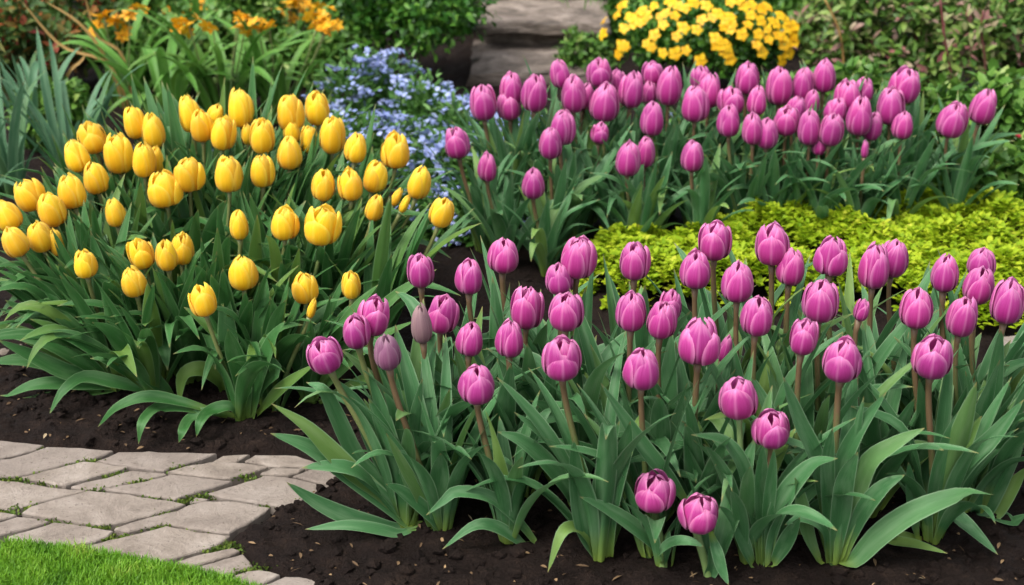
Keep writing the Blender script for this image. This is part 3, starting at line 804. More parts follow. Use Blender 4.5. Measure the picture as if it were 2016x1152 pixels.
BACK = [
 (899, 280, 50, 62, -8, .5, 'lone low purple tulip at the far left of the rear bed, against the blue flowers'),
 (960, 327, 38, 60, 2, .1, 'narrow dark purple bud below the leftmost tall rear tulip'),
 (1050, 360, 46, 62, 0, .1, 'lowest purple tulip of the rear bed, small and closed'),
 (951, 200, 52, 72, -4, .35, 'tall leftmost purple tulip of the rear row, split down its front'),
 (1007, 174, 46, 68, 0, .3, 'purple tulip behind, upper one of the overlapping left pair in the rear bed'),
 (1002, 206, 48, 58, -4, .5, 'darker purple tulip beneath, lower one of the overlapping left pair in the rear bed', {'dy': .05}),
 (1053, 182, 52, 74, 3, .35, 'tall purple tulip right of the overlapping left pair'),
 (1103, 143, 40, 58, -8, .05, 'smooth closed purple bud highest at the left, in front of the stone steps'),
 (1130, 183, 50, 76, 0, .3, 'pale edged purple tulip below the highest left bud'),
 (1153, 190, 34, 56, 10, .2, 'purple tulip half hidden right behind the pale edged one', {'dy': .04}),
 (1180, 142, 50, 56, -3, .5, 'purple tulip with two tall front petals just right of the highest left bud'),
 (1191, 200, 60, 76, 4, .25, 'big round light purple tulip low among the left half of the rear bed'),
 (1244, 175, 50, 72, 5, .45, 'purple tulip with a pointed centre petal and open right side'),
 (1217, 160, 30, 50, -10, .4, 'purple tulip half hidden left of the one with a pointed centre petal', {'dy': .05}),
 (1278, 182, 32, 50, 0, .5, 'small pale purple tulip hidden between two tall ones in the rear bed', {'dy': .06}),
 (1285, 143, 42, 48, -5, .4, 'purple tulip leaning left behind the tallest slim one'),
 (1318, 168, 50, 78, 2, .25, 'tallest slim purple tulip below the left side of the gold bush'),
 (1369, 203, 55, 72, 0, .25, 'round purple tulip on a thick brown stem below the gold bush'),
 (1285, 232, 47, 70, 2, .2, 'purple tulip in the second row below the tallest slim one'),
 (1108, 250, 52, 70, 6, .15, 'smooth purple tulip leaning right behind the small one in the left half'),
 (1084, 280, 46, 65, 0, .1, 'small purple tulip in front of the smooth right-leaning one'),
 (1182, 261, 36, 42, 10, .5, 'dark purple tulip low behind the stem of the big round one', {'dy': .06}),
 (1237, 311, 50, 70, 2, .2, 'low front purple tulip, left one of the touching pair in the rear bed'),
 (1272, 298, 38, 64, 4, .2, 'low purple tulip behind, right one of the touching pair in the rear bed', {'dy': .04}),
 (1363, 306, 46, 62, 0, .1, 'small closed purple tulip alone at the front middle of the rear bed'),
 (1380, 152, 40, 50, -4, .5, 'pale purple tulip behind, under the middle of the gold bush', {'dy': .04}),
 (1397, 177, 46, 68, 2, .25, 'purple tulip in front of the pale one under the middle of the gold bush'),
 (1440, 197, 52, 56, 0, .35, 'blunt purple tulip above the second row one at the rear bed middle'),
 (1472, 153, 47, 64, 0, .2, 'egg shaped purple tulip standing free below the right half of the gold bush'),
 (1491, 197, 38, 58, 2, .2, 'dull purple tulip directly beneath the free standing egg shaped one'),
 (1535, 168, 52, 76, 0, .35, 'tall purple tulip, left one of the big touching pair in the rear row'),
 (1581, 165, 44, 70, 2, .25, 'tall purple tulip, right one of the big touching pair in the rear row'),
 (1623, 148, 46, 66, 0, .2, 'highest purple tulip right of the big touching pair'),
 (1599, 200, 32, 52, 6, .3, 'purple tulip half hidden below the big touching pair', {'dy': .05}),
 (1435, 236, 46, 64, -2, .25, 'purple tulip with a folded top under the blunt one'),
 (1482, 252, 42, 64, -3, .15, 'purple tulip behind, left one of the low middle pair'),
 (1510, 261, 46, 62, 0, .1, 'round bright purple tulip in front, right one of the low middle pair'),
 (1549, 236, 52, 58, 0, .6, 'purple tulip opening at the top with crumpled petals in the rear bed'),
 (1567, 212, 38, 48, 8, .4, 'purple tulip peeping over the crumpled opening one', {'dy': .04}),
 (1594, 249, 46, 72, -2, .15, 'pale smooth purple tulip, left one of the low right pair'),
 (1638, 254, 46, 66, 4, .5, 'open purple tulip with a notch at its left, right one of the low right pair'),
 (1646, 216, 44, 50, 6, .4, 'purple tulip behind the notched one in the low right pair', {'dy': .04}),
 (1669, 187, 52, 62, -4, .3, 'broad pale purple tulip at the left of the right-hand cluster'),
 (1701, 177, 40, 50, 6, .35, 'purple tulip peeping out behind the broad pale one', {'dy': .05}),
 (1693, 227, 52, 78, 0, .15, 'large smooth oval purple tulip in the middle of the right-hand cluster'),
 (1718, 247, 40, 58, 6, .3, 'darker purple tulip tucked behind the large smooth oval one', {'dy': .04}),
 (1754, 207, 54, 76, -2, .35, 'large purple tulip with a pointed front petal right of the smooth oval one'),
 (1783, 166, 60, 70, 6, .6, 'highest purple tulip of the right-hand cluster with two spread lobes'),
 (1778, 245, 42, 56, 2, .2, 'purple tulip low behind the one with the pointed front petal', {'dy': .03}),
 (1703, 293, 15, 36, 0, .0, 'tiny thin purple bud below the large smooth oval tulip'),
 (1876, 235, 58, 70, 8, .35, 'left one of the two lone purple tulips at the right end of the rear bed', {'nl': 16}),
 (1937, 209, 52, 70, 10, .3, 'right one of the two lone purple tulips, tilted on a long brown stem', {'base': (1880, 442), 'nl': 16}),
 (1613, 284, 30, 42, 0, .2, 'dark purple tulip hidden under the low right pair', {'dy': .04}),
]
FRONT = [
 (638, 698, 70, 68, -16, .7, 'leftmost front purple tulip, open with a spiky left petal', {'base': (800, 1040), 'nl': 11, 'stem': 'stem_green', 'leaves': [
    (A_([(815, 945), (650, 892, -.03), (430, 852, -.05), (205, 872, -.06)]), 13), (A_([(800, 935), (650, 880), (430, 815), (260, 735), (112, 636)]), 19),
    (A_([(800, 930), (640, 770), (420, 600), (220, 460), (30, 390)]), 24), (A_([(760, 890), (600, 720), (440, 590), (320, 470), (200, 350), (35, 240)]), 22)]}),
 (700, 651, 54, 70, -6, .35, 'front purple tulip behind the big spread one at the left end', {'base': (800, 1000), 'nl': 14, 'stem': 'stem_green', 'leaves': [
    (A_([(820, 900), (640, 680), (470, 520), (360, 300), (292, 170), (212, 135, -.02)]), 18), (A_([(830, 900), (690, 700), (570, 480), (470, 260), (366, 122)]), 22)]}),
 (737, 620, 64, 78, 12, .7, 'large front purple tulip with spread pointed petals at the left end', {'base': (805, 965), 'nl': 15}),
 (762, 690, 54, 76, -4, .05, 'dull mauve closed front tulip below the spread one at the left', {'base': (870, 1050), 'petal': 'mauve', 'leaves': [
    (A_([(860, 930), (790, 730), (700, 560), (612, 388)]), 14), (A_([(880, 940), (870, 750), (880, 580), (885, 490)]), 22), (A_([(900, 900), (830, 800), (700, 690), (610, 645)]), 16)]}),
 (829, 635, 42, 85, -4, .0, 'tall greyish mauve unopened tulip bud in the front bed', {'base': (850, 985), 'petal': 'grey_mauve'}),
 (828, 531, 53, 68, 0, .4, 'front purple tulip farthest back at the left, before the yellow clump', {'base': (880, 880)}),
 (872, 614, 62, 82, 8, .55, 'front purple tulip with a pointed right petal beside the greyish bud', {'base': (905, 945)}),
 (924, 543, 54, 70, 2, .4, 'upright front purple tulip standing over the bare soil', {'base': (985, 900)}),
 (926, 665, 54, 70, 6, .1, 'closed violet purple tulip right of the one with a pointed petal', {'base': (970, 985), 'petal': 'purple'}),
 (939, 754, 73, 78, 0, .25, 'fat round front purple tulip with doubled petals low at the left', {'base': (1000, 1075), 'extra': True, 'leaves': [
    (B_([(240, 985), (160, 860), (20, 715), (-80, 655), (-230, 640), (-300, 690), (-395, 768, -.04)]), 14), (B_([(200, 990), (100, 900), (-20, 830), (-140, 830), (-305, 955, -.05)]), 14),
    (B_([(480, 850), (400, 650), (260, 470), (130, 360), (0, 308)]), 20), (B_([(500, 830), (420, 560), (300, 370), (90, 200)]), 18)]}),
 (1004, 665, 56, 75, 2, .1, 'smooth closed front purple tulip right of the violet one', {'base': (1030, 985)}),
 (991, 501, 62, 70, 3, .3, 'front purple tulip highest at the left, with a ragged top over the soil', {'base': (1040, 870)}),
 (1038, 604, 65, 85, 3, .55, 'tall front purple tulip on a thick stem above the smooth closed one', {'base': (1045, 940)}),
 (1139, 504, 72, 86, 4, .4, 'very large front purple tulip overlapping a smaller round one at its left'),
 (1101, 547, 56, 63, -4, .2, 'round front purple tulip tucked behind the very large one', {'dy': .04}),
 (1115, 610, 71, 78, 2, .35, 'wide front purple tulip just below the round tucked in one'),
 (1106, 702, 78, 86, -2, .55, 'big open cup front purple tulip on a brown stem slanting right', {'base': (1180, 1103), 'leaves': [
    (B_([(560, 1040), (470, 850), (430, 560), (416, 345)]), 20), (B_([(590, 1030), (560, 700), (600, 450), (670, 250)]), 18), (B_([(545, 1030), (500, 900), (430, 840), (350, 870, -.05), (275, 1082, -.06)]), 15),
    (B_([(610, 1030), (620, 700), (690, 420), (730, 250)]), 20)]}),
 (1250, 512, 59, 76, 0, .4, 'front purple tulip standing free against the left end of the yellow green foliage'),
 (1243, 611, 61, 80, 0, .25, 'front purple tulip left of the fringed double one'),
 (1304, 627, 60, 78, 4, .3, 'front purple tulip of the fringed pair, nearer one'),
 (1321, 600, 44, 66, 8, .6, 'fringed front purple tulip half hidden behind its nearer twin', {'dy': .035}),
 (1264, 724, 72, 82, 0, .3, 'full round front purple tulip left of the biggest open one', {'leaves': [(B_([(890, 1010), (860, 930), (750, 830), (600, 730), (450, 665)]), 17), (B_([(1050, 720), (960, 600), (800, 400), (680, 220), (566, 40)]), 20)]}),
 (1370, 529, 62, 76, 0, .2, 'front purple tulip just left below the highest pointed one'),
 (1408, 472, 64, 78, 0, .7, 'highest front purple tulip with three sharp petal tips'),
 (1453, 553, 64, 82, 0, .2, 'closed egg shaped front purple tulip right below the highest pointed one'),
 (1378, 668, 82, 96, 2, .5, 'biggest front purple tulip, open with a V notch between its front petals', {'sr': .0048, 'spin': .9}),
 (1429, 686, 26, 60, 10, .2, 'purple tulip almost hidden behind the right side of the biggest one', {'dy': .08}),
 (1491, 620, 64, 80, 2, .2, 'smooth front purple tulip standing midway between the biggest one and the two low ones'),
 (1453, 781, 76, 83, -6, .65, 'low front purple tulip with curled petals, upper left one of the low diagonal pair', {'base': (1470, 1108), 'stem': 'stem_pale'}),
 (1518, 842, 74, 72, -4, .55, 'low front purple tulip with a pale left spur, lower right one of the diagonal pair', {'base': (1505, 1118), 'nl': 3, 'leaves': [
    (C_([(165, 1070), (195, 830), (280, 640), (420, 490), (556, 455, -.06)]), 20), (C_([(125, 1080), (110, 850), (60, 600), (0, 440), (-90, 350), (-250, 325, -.08)]), 19), (C_([(150, 1080), (170, 750), (190, 560), (206, 400)]), 14),
    (C_([(140, 1080), (130, 700), (135, 520), (145, 380)]), 16), (C_([(185, 1065), (280, 900), (350, 780)]), 16), (C_([(95, 1070), (40, 950), (-30, 800), (-95, 720)]), 20)]}),
 (1521, 478, 68, 85, -2, .65, 'tall front purple tulip with a doubled tip, overlapping a smaller one at its right'),
 (1558, 523, 56, 76, 2, .25, 'front purple tulip half behind the tall doubled tip one', {'dy': .03}),
 (1638, 502, 65, 78, 3, .6, 'front purple tulip spread like a fan against the yellow green foliage'),
 (1616, 590, 72, 86, 0, .45, 'large front purple tulip with a layered top, below the fan spread one', {'extra': True}),
 (1722, 522, 60, 92, 0, .3, 'tall slender front purple tulip, front one of the long stemmed pair'),
 (1761, 506, 58, 78, 4, .4, 'front purple tulip behind, right one of the long stemmed pair', {'dy': .03}),
 (1583, 661, 54, 73, 4, .6, 'front purple tulip with two split lobes under the layered one'),
 (1659, 706, 76, 86, 0, .6, 'bright open cup front purple tulip on a straight brown stem', {'base': (1640, 1112), 'nl': 3, 'sr': .0048, 'leaves': [
    (C_([(560, 1075), (660, 1010), (800, 870), (1000, 740), (1250, 652), (1420, 656, -.10)]), 24), (C_([(550, 1060), (640, 730), (720, 490), (880, 370), (1036, 288)]), 20), (C_([(580, 1020), (680, 770), (800, 620), (926, 545)]), 18),
    (C_([(500, 1060), (490, 890), (440, 812), (350, 785), (264, 822, -.05)]), 13), (C_([(530, 1060), (560, 800), (590, 590), (668, 418)]), 24), (C_([(510, 1060), (500, 700), (500, 450), (530, 288)]), 17),
    (C_([(535, 900), (560, 560), (650, 330), (826, 88)]), 18), (C_([(500, 900), (440, 500), (340, 250), (256, 5)]), 22), (C_([(470, 1060), (390, 880), (340, 660), (320, 560)]), 18)]}),
 (1698, 609, 30, 46, 12, .5, 'small pale pink tulip low behind the long stemmed pair', {'dy': .03}),
 (1805, 604, 65, 82, 0, .35, 'plump front purple tulip straight above the low open one at the right'),
 (1861, 536, 54, 76, 0, .25, 'slim front purple tulip standing free right of the long stemmed pair'),
 (1933, 516, 56, 60, 2, .2, 'purple tulip peeping up behind the dark one at the right end', {'dy': .04}),
 (1929, 559, 60, 77, 4, .15, 'dark closed front purple tulip in the middle of the right end group of three'),
 (1896, 620, 60, 86, 3, .3, 'pointed front purple tulip lower left of the dark closed one'),
 (1985, 592, 64, 90, 4, .35, 'rightmost front purple tulip on a long slanting brown stem', {'base': (1925, 1010), 'leaves': [
    (C_([(1300, 865), (1350, 740), (1450, 560), (1590, 350)]), 24), (C_([(1330, 880), (1450, 700), (1600, 500)]), 20), (C_([(1350, 905), (1450, 860), (1600, 760)]), 18)]}),
 (1837, 701, 78, 83, 0, .65, 'wide open front purple tulip low at the right, showing its inner petals', {'base': (1835, 1072), 'sr': .0046, 'leaves': [
    (C_([(1100, 850), (1180, 770), (1250, 810), (1330, 880, -.04), (1440, 985, -.06)]), 17), (C_([(1050, 900), (1090, 650), (1150, 400), (1226, 190)]), 20), (C_([(1080, 900), (1160, 600), (1240, 400), (1350, 220)]), 20), (C_([(1110, 830), (1230, 530), (1400, 350), (1583, 130)]), 20),
    (C_([(990, 900), (960, 700), (945, 475)]), 19), (C_([(1020, 900), (930, 885), (850, 905, -.02), (1000, 930, -.05), (1162, 978, -.07)]), 13)]}),
 (1289, 965, 78, 78, 0, .55, 'very low front purple tulip near the soil, left one of the lowest two', {'base': (1306, 1118), 'stem': 'stem_pale', 'nl': 2, 'sr': .0058, 'extra': True, 'dy': -.02, 'leaves': [
    (B_([(890, 1050), (900, 970, -.03), (970, 915, -.05), (1060, 912, -.06), (1132, 940, -.06)]), 12), (B_([(915, 1070), (930, 950, -.03), (945, 850, -.03)]), 9)]}),
 (1377, 1008, 76, 74, 4, .6, 'lowest front purple tulip almost touching the soil, right one of the lowest two', {'base': (1400, 1142), 'stem': 'stem_pale', 'nl': 2, 'sr': .0055, 'extra': True, 'dy': -.02, 'leaves': [
    (B_([(1150, 1150), (1180, 1050, -.01), (1165, 940, -.02)]), 14), (B_([(1170, 860, .0), (1200, 960, -.02), (1230, 1060, -.03), (1270, 1150, -.04)]), 13)]}),
]
def base_of(kind, i, row):
    cx, cy = row[0], row[1]
    opt = row[7] if len(row) > 7 else {}
    j1, j2 = math.sin(i * 12.9 + cx) , math.cos(i * 7.3 + cy)
    if kind == 'y': b_ = (420 + (cx - 420) * .66 + 14 * j1, lerp(540, 822, unlerp(cy, 200, 600)) + 8 * j2)
    elif kind == 'b': b_ = (1420 + (cx - 1420) * .965 + 12 * j1 + (30 if cx < 1000 else 0), lerp(425, 535, unlerp(cy, 150, 360)) + 5 * j2 + (14 if cx < 1150 else 0))
    else: b_ = (cx + 14 * j1 - max(0, cx - 1880) * .5, lerp(895, 1085, unlerp(cy, 470, 700)) + 8 * j2)
    return opt.get('base', b_)
for kind, tab in (('y', YEL), ('b', BACK), ('f', FRONT)):
    for i, row in enumerate(tab):
        B = gnd(*base_of(kind, i, row)); C_w = at_y(row[0], row[1], B[1])
        BLOOMS.append((row[0], row[1], row[2], row[3], C_w @ np.array((0, CP, -SP)) + SP * CH))
for i, row in enumerate(YEL):
    bx, by = base_of('y', i, row)
    out_az = math.atan2(bx - 400, -90 if by > 700 else 60)
    build_tulip('y', row, (bx, by), 'yellow tulips in the left clump', (22 if by > 700 else 20, .86, 1.26, .010, .020, out_az, .6))
for i, row in enumerate(BACK):
    build_tulip('p', row, base_of('b', i, row), 'purple tulips in the rear bed', (16, .82, 1.14, .009, .017, None, 0))
for i, row in enumerate(FRONT):
    build_tulip('p', row, base_of('f', i, row), 'purple tulips in the front bed', (13, .72, 1.08, .010, .019, None, 0))
# ------------------------------------------------------------------ the planting behind and around
def shrub(name, label, cat, base, r, zc, nleaf, L, W, mat, group=None, wood='stem_wood', nb=6, up=.35, nblob=14, shell=.55):
    """branches from the base and a crown of separate leaves gathered in uneven clumps"""
    base = np.array(base, float); r = np.array(r)
    root = thing(name, base, label, cat, group)
    blobs = []
    for i in range(nblob):
        d = rdir(1)[0]; d[2] = d[2] * .8 + .15
        blobs.append((np.array((0, 0, zc)) + d * r * R.uniform(.45, .82), R.uniform(.26, .46) * r.min()))
    blobs.append((np.array((0, 0, zc)), .6 * r.min()))
    pos, dr = [], []
    tot = sum(b[1] ** 2 for b in blobs)
    for c, rad in blobs:
        k = int(nleaf * rad ** 2 / tot)
        d = rdir(k)
        rr = rad * (RG.random(k) ** shell)[:, None] * (1 + .25 * np.sin(d[:, :1] * 7 + d[:, 1:2] * 5))
        pos.append(c + d * rr); dr.append(d)
    pos = np.vstack(pos); dr = np.vstack(dr)
    ok = pos[:, 2] > .02
    pos, dr = pos[ok], dr[ok]
    N = len(pos)
    dd = nrm(dr * .7 + rdir(N) * .75 + np.array((0, 0, up)))
    nn = nrm(dr * .8 + rdir(N) * .5 + np.array((0, 0, .8)))
    link('foliage', leafcloud('foliage', pos, dd, nn, RG.uniform(.7, 1.25, N) * L, RG.uniform(.7, 1.2, N) * W, mat), root)
    for i in range(nb):
        c = blobs[i % len(blobs)][0]
        P = spline([(0, 0, -.02), c * np.array((.3, .3, .45)), c], 8)
        V, F, uv = tube(P, .007, .003, 6)
        link('branch', mesh('branch', V, F, M[wood], uv), root)
    return root, blobs

def flower_mesh(name, npet, L, W, mats, cup=.25, centre=True, rag=.15):
    a = np.arange(npet) * 2 * PI / npet + RG.uniform(-.1, .1, npet)
    d = np.stack([np.cos(a), np.sin(a), np.full(npet, cup) + RG.uniform(-rag, rag, npet)], 1)
    pos = d * L * .06
    me = leafcloud(name, pos, d, np.tile((0., 0, 1), (npet, 1)), L * RG.uniform(.85, 1.1, npet), W, mats, fold=.18, bend=.22)
    return me
M['gold'] = foliage_mat('gold_petals', [(0, (.76, .38, .005)), (.5, (.88, .50, .008)), (1, (.91, .58, .014))], .5, .25)
M['amber'] = foliage_mat('amber_petals', [(0, (.66, .26, .008)), (.5, (.82, .42, .012)), (1, (.88, .54, .03))], .5, .25)
M['blue'] = foliage_mat('blue_petals', [(0, (.23, .30, .62)), (.5, (.35, .43, .76)), (1, (.52, .58, .86))], .6, .3)
M['redpet'] = foliage_mat('red_petals', [(0, (.30, .01, .03)), (1, (.48, .03, .06))], .5)
M['box'] = foliage_mat('box_leaf', [(0, (.022, .095, .010)), (.5, (.05, .17, .018)), (.85, (.11, .27, .03)), (1, (.18, .36, .05))], .42)
M['mix'] = foliage_mat('mixed_leaf', [(0, (.05, .12, .02)), (.45, (.10, .21, .03)), (.70, (.20, .30, .05)), (.83, (.30, .32, .13)), (.91, (.40, .25, .20)), (.955, (.28, .07, .09)), (1, (.36, .30, .22))], .5)
M['ivy'] = foliage_mat('ivy_leaf', [(0, (.04, .12, .018)), (.5, (.09, .215, .028)), (.9, (.17, .32, .05)), (1, (.28, .38, .09))], .45)
M['herb'] = foliage_mat('herb_leaf', [(0, (.04, .125, .02)), (.5, (.08, .21, .035)), (1, (.16, .32, .08))], .5)
M['lime'] = foliage_mat('lime_leaf', [(0, (.15, .28, .010)), (.4, (.33, .49, .018)), (.8, (.52, .62, .03)), (1, (.66, .66, .07))], .6, .42, .2)
M['rust'] = foliage_mat('rust_leaf', [(0, (.035, .09, .015)), (.5, (.08, .16, .03)), (.72, (.15, .17, .04)), (.84, (.34, .15, .03)), (.93, (.42, .10, .03)), (1, (.38, .04, .05))], .55)
M['dark'] = foliage_mat('dark_leaf', [(0, (.018, .05, .012)), (.6, (.035, .09, .018)), (1, (.07, .15, .03))], .5)

# golden creeping ground cover between the two purple beds
GC = wpoly([(1135, 575), (1165, 530), (1330, 505), (1560, 482), (1740, 452), (1850, 440), (2016, 446), (2300, 450), (2300, 700), (2010, 690), (1930, 668), (1850, 640), (1500, 610), (1200, 618)])
lo, hi = GC.min(0), GC.max(0)
q = np.column_stack([RG.uniform(lo[0], hi[0], 15000), RG.uniform(lo[1], hi[1], 15000)])
sdv = sdist(q, GC)
rim = np.array([mnoise.noise(Vector((x * 16, y * 16, 3.0))) for x, y in q])
q = q[sdv < rim * .03]; sdv = sdist(q, GC)
bumps = np.array([mnoise.noise(Vector((x * 11, y * 11, 0.5))) + .5 * mnoise.noise(Vector((x * 27, y * 27, 4.5))) for x, y in q])
zt = (.078 + .044 * bumps) * np.clip(-sdv / .03 + .35, .25, 1) + .004
keep = bumps > -.5 + .45 * RG.random(len(q))
q, zt = q[keep], zt[keep]
n = len(q); K = 7
a = (RG.random((n, 1)) * 2 * PI + np.arange(K)[None] * 2.4)
el = RG.uniform(.15, 1.1, (n, K))
lv = RG.random((n, K))
pos = np.repeat(np.column_stack([q, zt])[:, None], K, 1); pos[..., 2] -= lv * .022
d = np.stack([np.cos(a) * np.cos(el), np.sin(a) * np.cos(el), np.sin(el)], 2)
rn = np.repeat(np.clip(.5 + .45 * RG.normal(size=(n, 1)) * .6 + .25 * rim[:1].mean(), 0, 1), K, 1) * .7 + .3 * RG.random((n, K))
o = link('ground_cover', leafcloud('ground_cover', pos.reshape(-1, 3), d.reshape(-1, 3), np.tile((0., 0, 1), (n * K, 1)) + rdir(n * K) * .3, RG.uniform(.008, .023, n * K), RG.uniform(.0035, .0075, n * K), M['lime'], rnd=rn.ravel()))
tag(o, 'low yellow green creeping foliage between the purple tulip beds', 'ground cover', kind='stuff')

# strap-leaved clumps
def strap(name, label, cat, px, n, L, W, mat, group=None, l1=(35, 110), face=None, spreadr=.04):
    B = gnd(*px)
    root = thing(name, B, label, cat, group)
    for i in range(n):
        az = R.random() * 2 * PI; rr = R.random() ** .5 * spreadr
        b = B + np.array((math.sin(az), math.cos(az), 0)) * rr
        geo = grown_leaf(b, az + R.uniform(-.6, .6), R.uniform(*L), R.uniform(*W), math.radians(R.uniform(3, 24)), math.radians(R.uniform(*l1)), R.uniform(1.3, 2.6), R.uniform(.3, .7), R.uniform(-.5, .5), R.uniform(-.3, .3), strap=True, wav=.04,
                         kink=(R.uniform(.5, .8), math.radians(R.uniform(30, 70))) if R.random() < .15 else None)
        add_leaf(root, geo, M[mat])
    return root, B
G1 = 'glaucous strap leaf clumps at the far left'
for px, n, L, lab in [((30, 392), 18, (.20, .40), 'bluish strap leaf clump at the left edge behind the yellow tulips'), ((150, 372), 18, (.22, .44), 'bluish strap leaf clump with long arching blades just left of the highest left yellow tulips'),
                   ((-60, 470), 12, (.18, .32), 'bluish strap leaves poking in low at the left edge'), ((70, 300), 12, (.18, .33), 'bluish strap leaf clump below the rusty leaves')]:
    strap('strap_leaf_plant', lab, 'plant', px, n, L, (.008, .014), 'leaf_glauc', G1, (25, 95))
G2 = 'green lily clumps with orange flowers'
lil = []
for px, n, L, lab in [((330, 262), 26, (.24, .44), 'broad green lily clump behind the upper left yellow tulips'), ((440, 250), 28, (.26, .46), 'green lily clump with arching leaves behind the tallest yellow tulips'),
                   ((550, 240), 24, (.22, .42), 'green lily clump next to the blue flowers'), ((250, 215), 20, (.24, .42), 'green lily clump beside the dry stalks'), ((400, 130), 20, (.22, .40), 'farthest green lily clump below the orange flowers'), ((560, 130), 18, (.2, .36), 'far green lily clump by the dark round bush')]:
    lil.append(strap('lily_plant', lab, 'plant', px, n, L, (.010, .019), 'leaf_strap', G2, (50, 140), spreadr=.06))
fl = [flower_mesh('flower', 6, .027, .0092, M['amber'], .35, rag=.35) for _ in range(4)]
for (fx, fy, k) in [(485, 38, 1), (468, 32, 1), (430, 42, 4), (412, 40, 4), (372, 52, 1), (350, 58, 1), (545, 22, 5), (575, 8, 5), (590, 22, 5), (528, 35, 5), (560, 60, 5), (632, 30, 2), (650, 45, 2), (625, 52, 2), (225, 45, 3), (205, 35, 3), (275, 22, 4), (400, 5, 4), (385, 20, 4), (508, 58, 2), (240, 72, 3), (590, 0, 5), (450, 10, 4), (470, 55, 1), (420, 60, 1), (440, 28, 4), (495, 20, 4), (515, 10, 5), (560, 40, 5), (605, 35, 5), (610, 12, 5), (345, 25, 4), (325, 40, 4), (640, 60, 2), (530, 50, 2), (190, 60, 3), (255, 30, 3)]:
    root, B = lil[k]
    P = at_y(fx, fy, B[1] + R.uniform(-.08, .05)) - B
    V, F, uv = tube(spline([(R.uniform(-.03, .03), R.uniform(-.03, .03), 0), P * np.array((.6, .6, .55)), P], 8), .003, .002, 5)
    st = link('flower_stalk', mesh('flower_stalk', V, F, M['stem_green'], uv), root)
    for j in range(3):
        f = link('flower', R.choice(fl), root, P + np.array((R.uniform(-.03, .03), R.uniform(-.02, .02), R.uniform(-.015, .02))) * (j > 0))
        f.rotation_euler = (R.uniform(.1, 1.2), R.uniform(-.6, .6), R.random() * 6); q_ = R.uniform(.7, 1.1); f.scale = (q_, q_, q_)

# dark rounded box bush, gold bush
gx = gnd(815, 168)
shrub('box_bush', 'dark green rounded bush behind the blue flowers', 'bush', gx, (.31, .26, .29), .31, 9500, .030, .0085, M['box'], nblob=26)
shrub('box_bush', 'dark green bush of the same kind rising farther back beside the steps', 'bush', gnd(900, 60), (.30, .25, .30), .30, 5200, .030, .0085, M['box'], nblob=20)
gb = gnd(1385, 175)
root, blobs = shrub('gold_flower_bush', 'domed bush thick with golden yellow flowers above the rear tulips', 'bush', gb, (.34, .24, .20), .17, 7000, .026, .008, M['box'], nblob=26)
gf = [flower_mesh('flower', 5, .022, .0105, M['gold'], .12) for _ in range(4)]
GF = [(1185, 45), (1190, 70), (1225, 12), (1240, 30), (1250, 52), (1225, 55), (1262, 22), (1276, 30), (1285, 12), (1300, 35), (1312, 28), (1308, 50), (1322, 5), (1338, 15), (1350, 18), (1288, 68), (1330, 70), (1270, 88), (1280, 92), (1222, 88), (1220, 105), (1235, 90), (1305, 105), (1328, 108), (1352, 95), (1345, 55), (1375, 58), (1385, 38), (1400, 30), (1412, 25), (1430, 38), (1440, 30), (1425, 55), (1445, 52), (1458, 65), (1440, 62), (1410, 78), (1415, 92), (1428, 85), (1430, 105), (1440, 115), (1382, 118), (1440, 8), (1452, 2), (1465, 12), (1480, 8), (1480, 28), (1495, 22), (1505, 12), (1500, 40), (1520, 45), (1510, 60), (1530, 50), (1495, 70), (1490, 88), (1500, 100), (1540, 28), (1552, 42), (1550, 60), (1560, 70), (1565, 85), (1545, 92), (1555, 105), (1540, 120), (1370, 5), (1390, 8), (1325, 30), (1530, 70), (1560, 50), (1565, 65), (1250, 40), (1265, 45), (1352, 12), (1475, 48), (1515, 80), (1540, 76), (1420, 100), (1215, 30)]
for (fx, fy) in GF:
    # first point of the bush's dome that the sight line meets
    Cb = gb + np.array((0, 0, .17)); rr = np.array((.335, .25, .215)); d = ray(fx + R.uniform(-4, 4), fy + R.uniform(-4, 4)); o_ = np.array((0, 0, CH)) - Cb
    A_, B_, C_ = ((d / rr) ** 2).sum(), 2 * (d * o_ / rr ** 2).sum(), ((o_ / rr) ** 2).sum() - 1
    disc = B_ * B_ - 4 * A_ * C_
    t = (-B_ - math.sqrt(disc)) / (2 * A_) if disc > 0 else -B_ / (2 * A_)
    P = o_ + d * t; nn = nrm(P / rr ** 2)
    f = link('flower', R.choice(gf), root, P + np.array((0, 0, .17)))
    f.rotation_euler = (Vector(nn) + Vector((R.uniform(-.4, .4), R.uniform(-.5, .1), .35))).to_track_quat('Z', 'Y').to_euler()
    s = R.uniform(.72, 1.08); f.scale = (s, s, s)

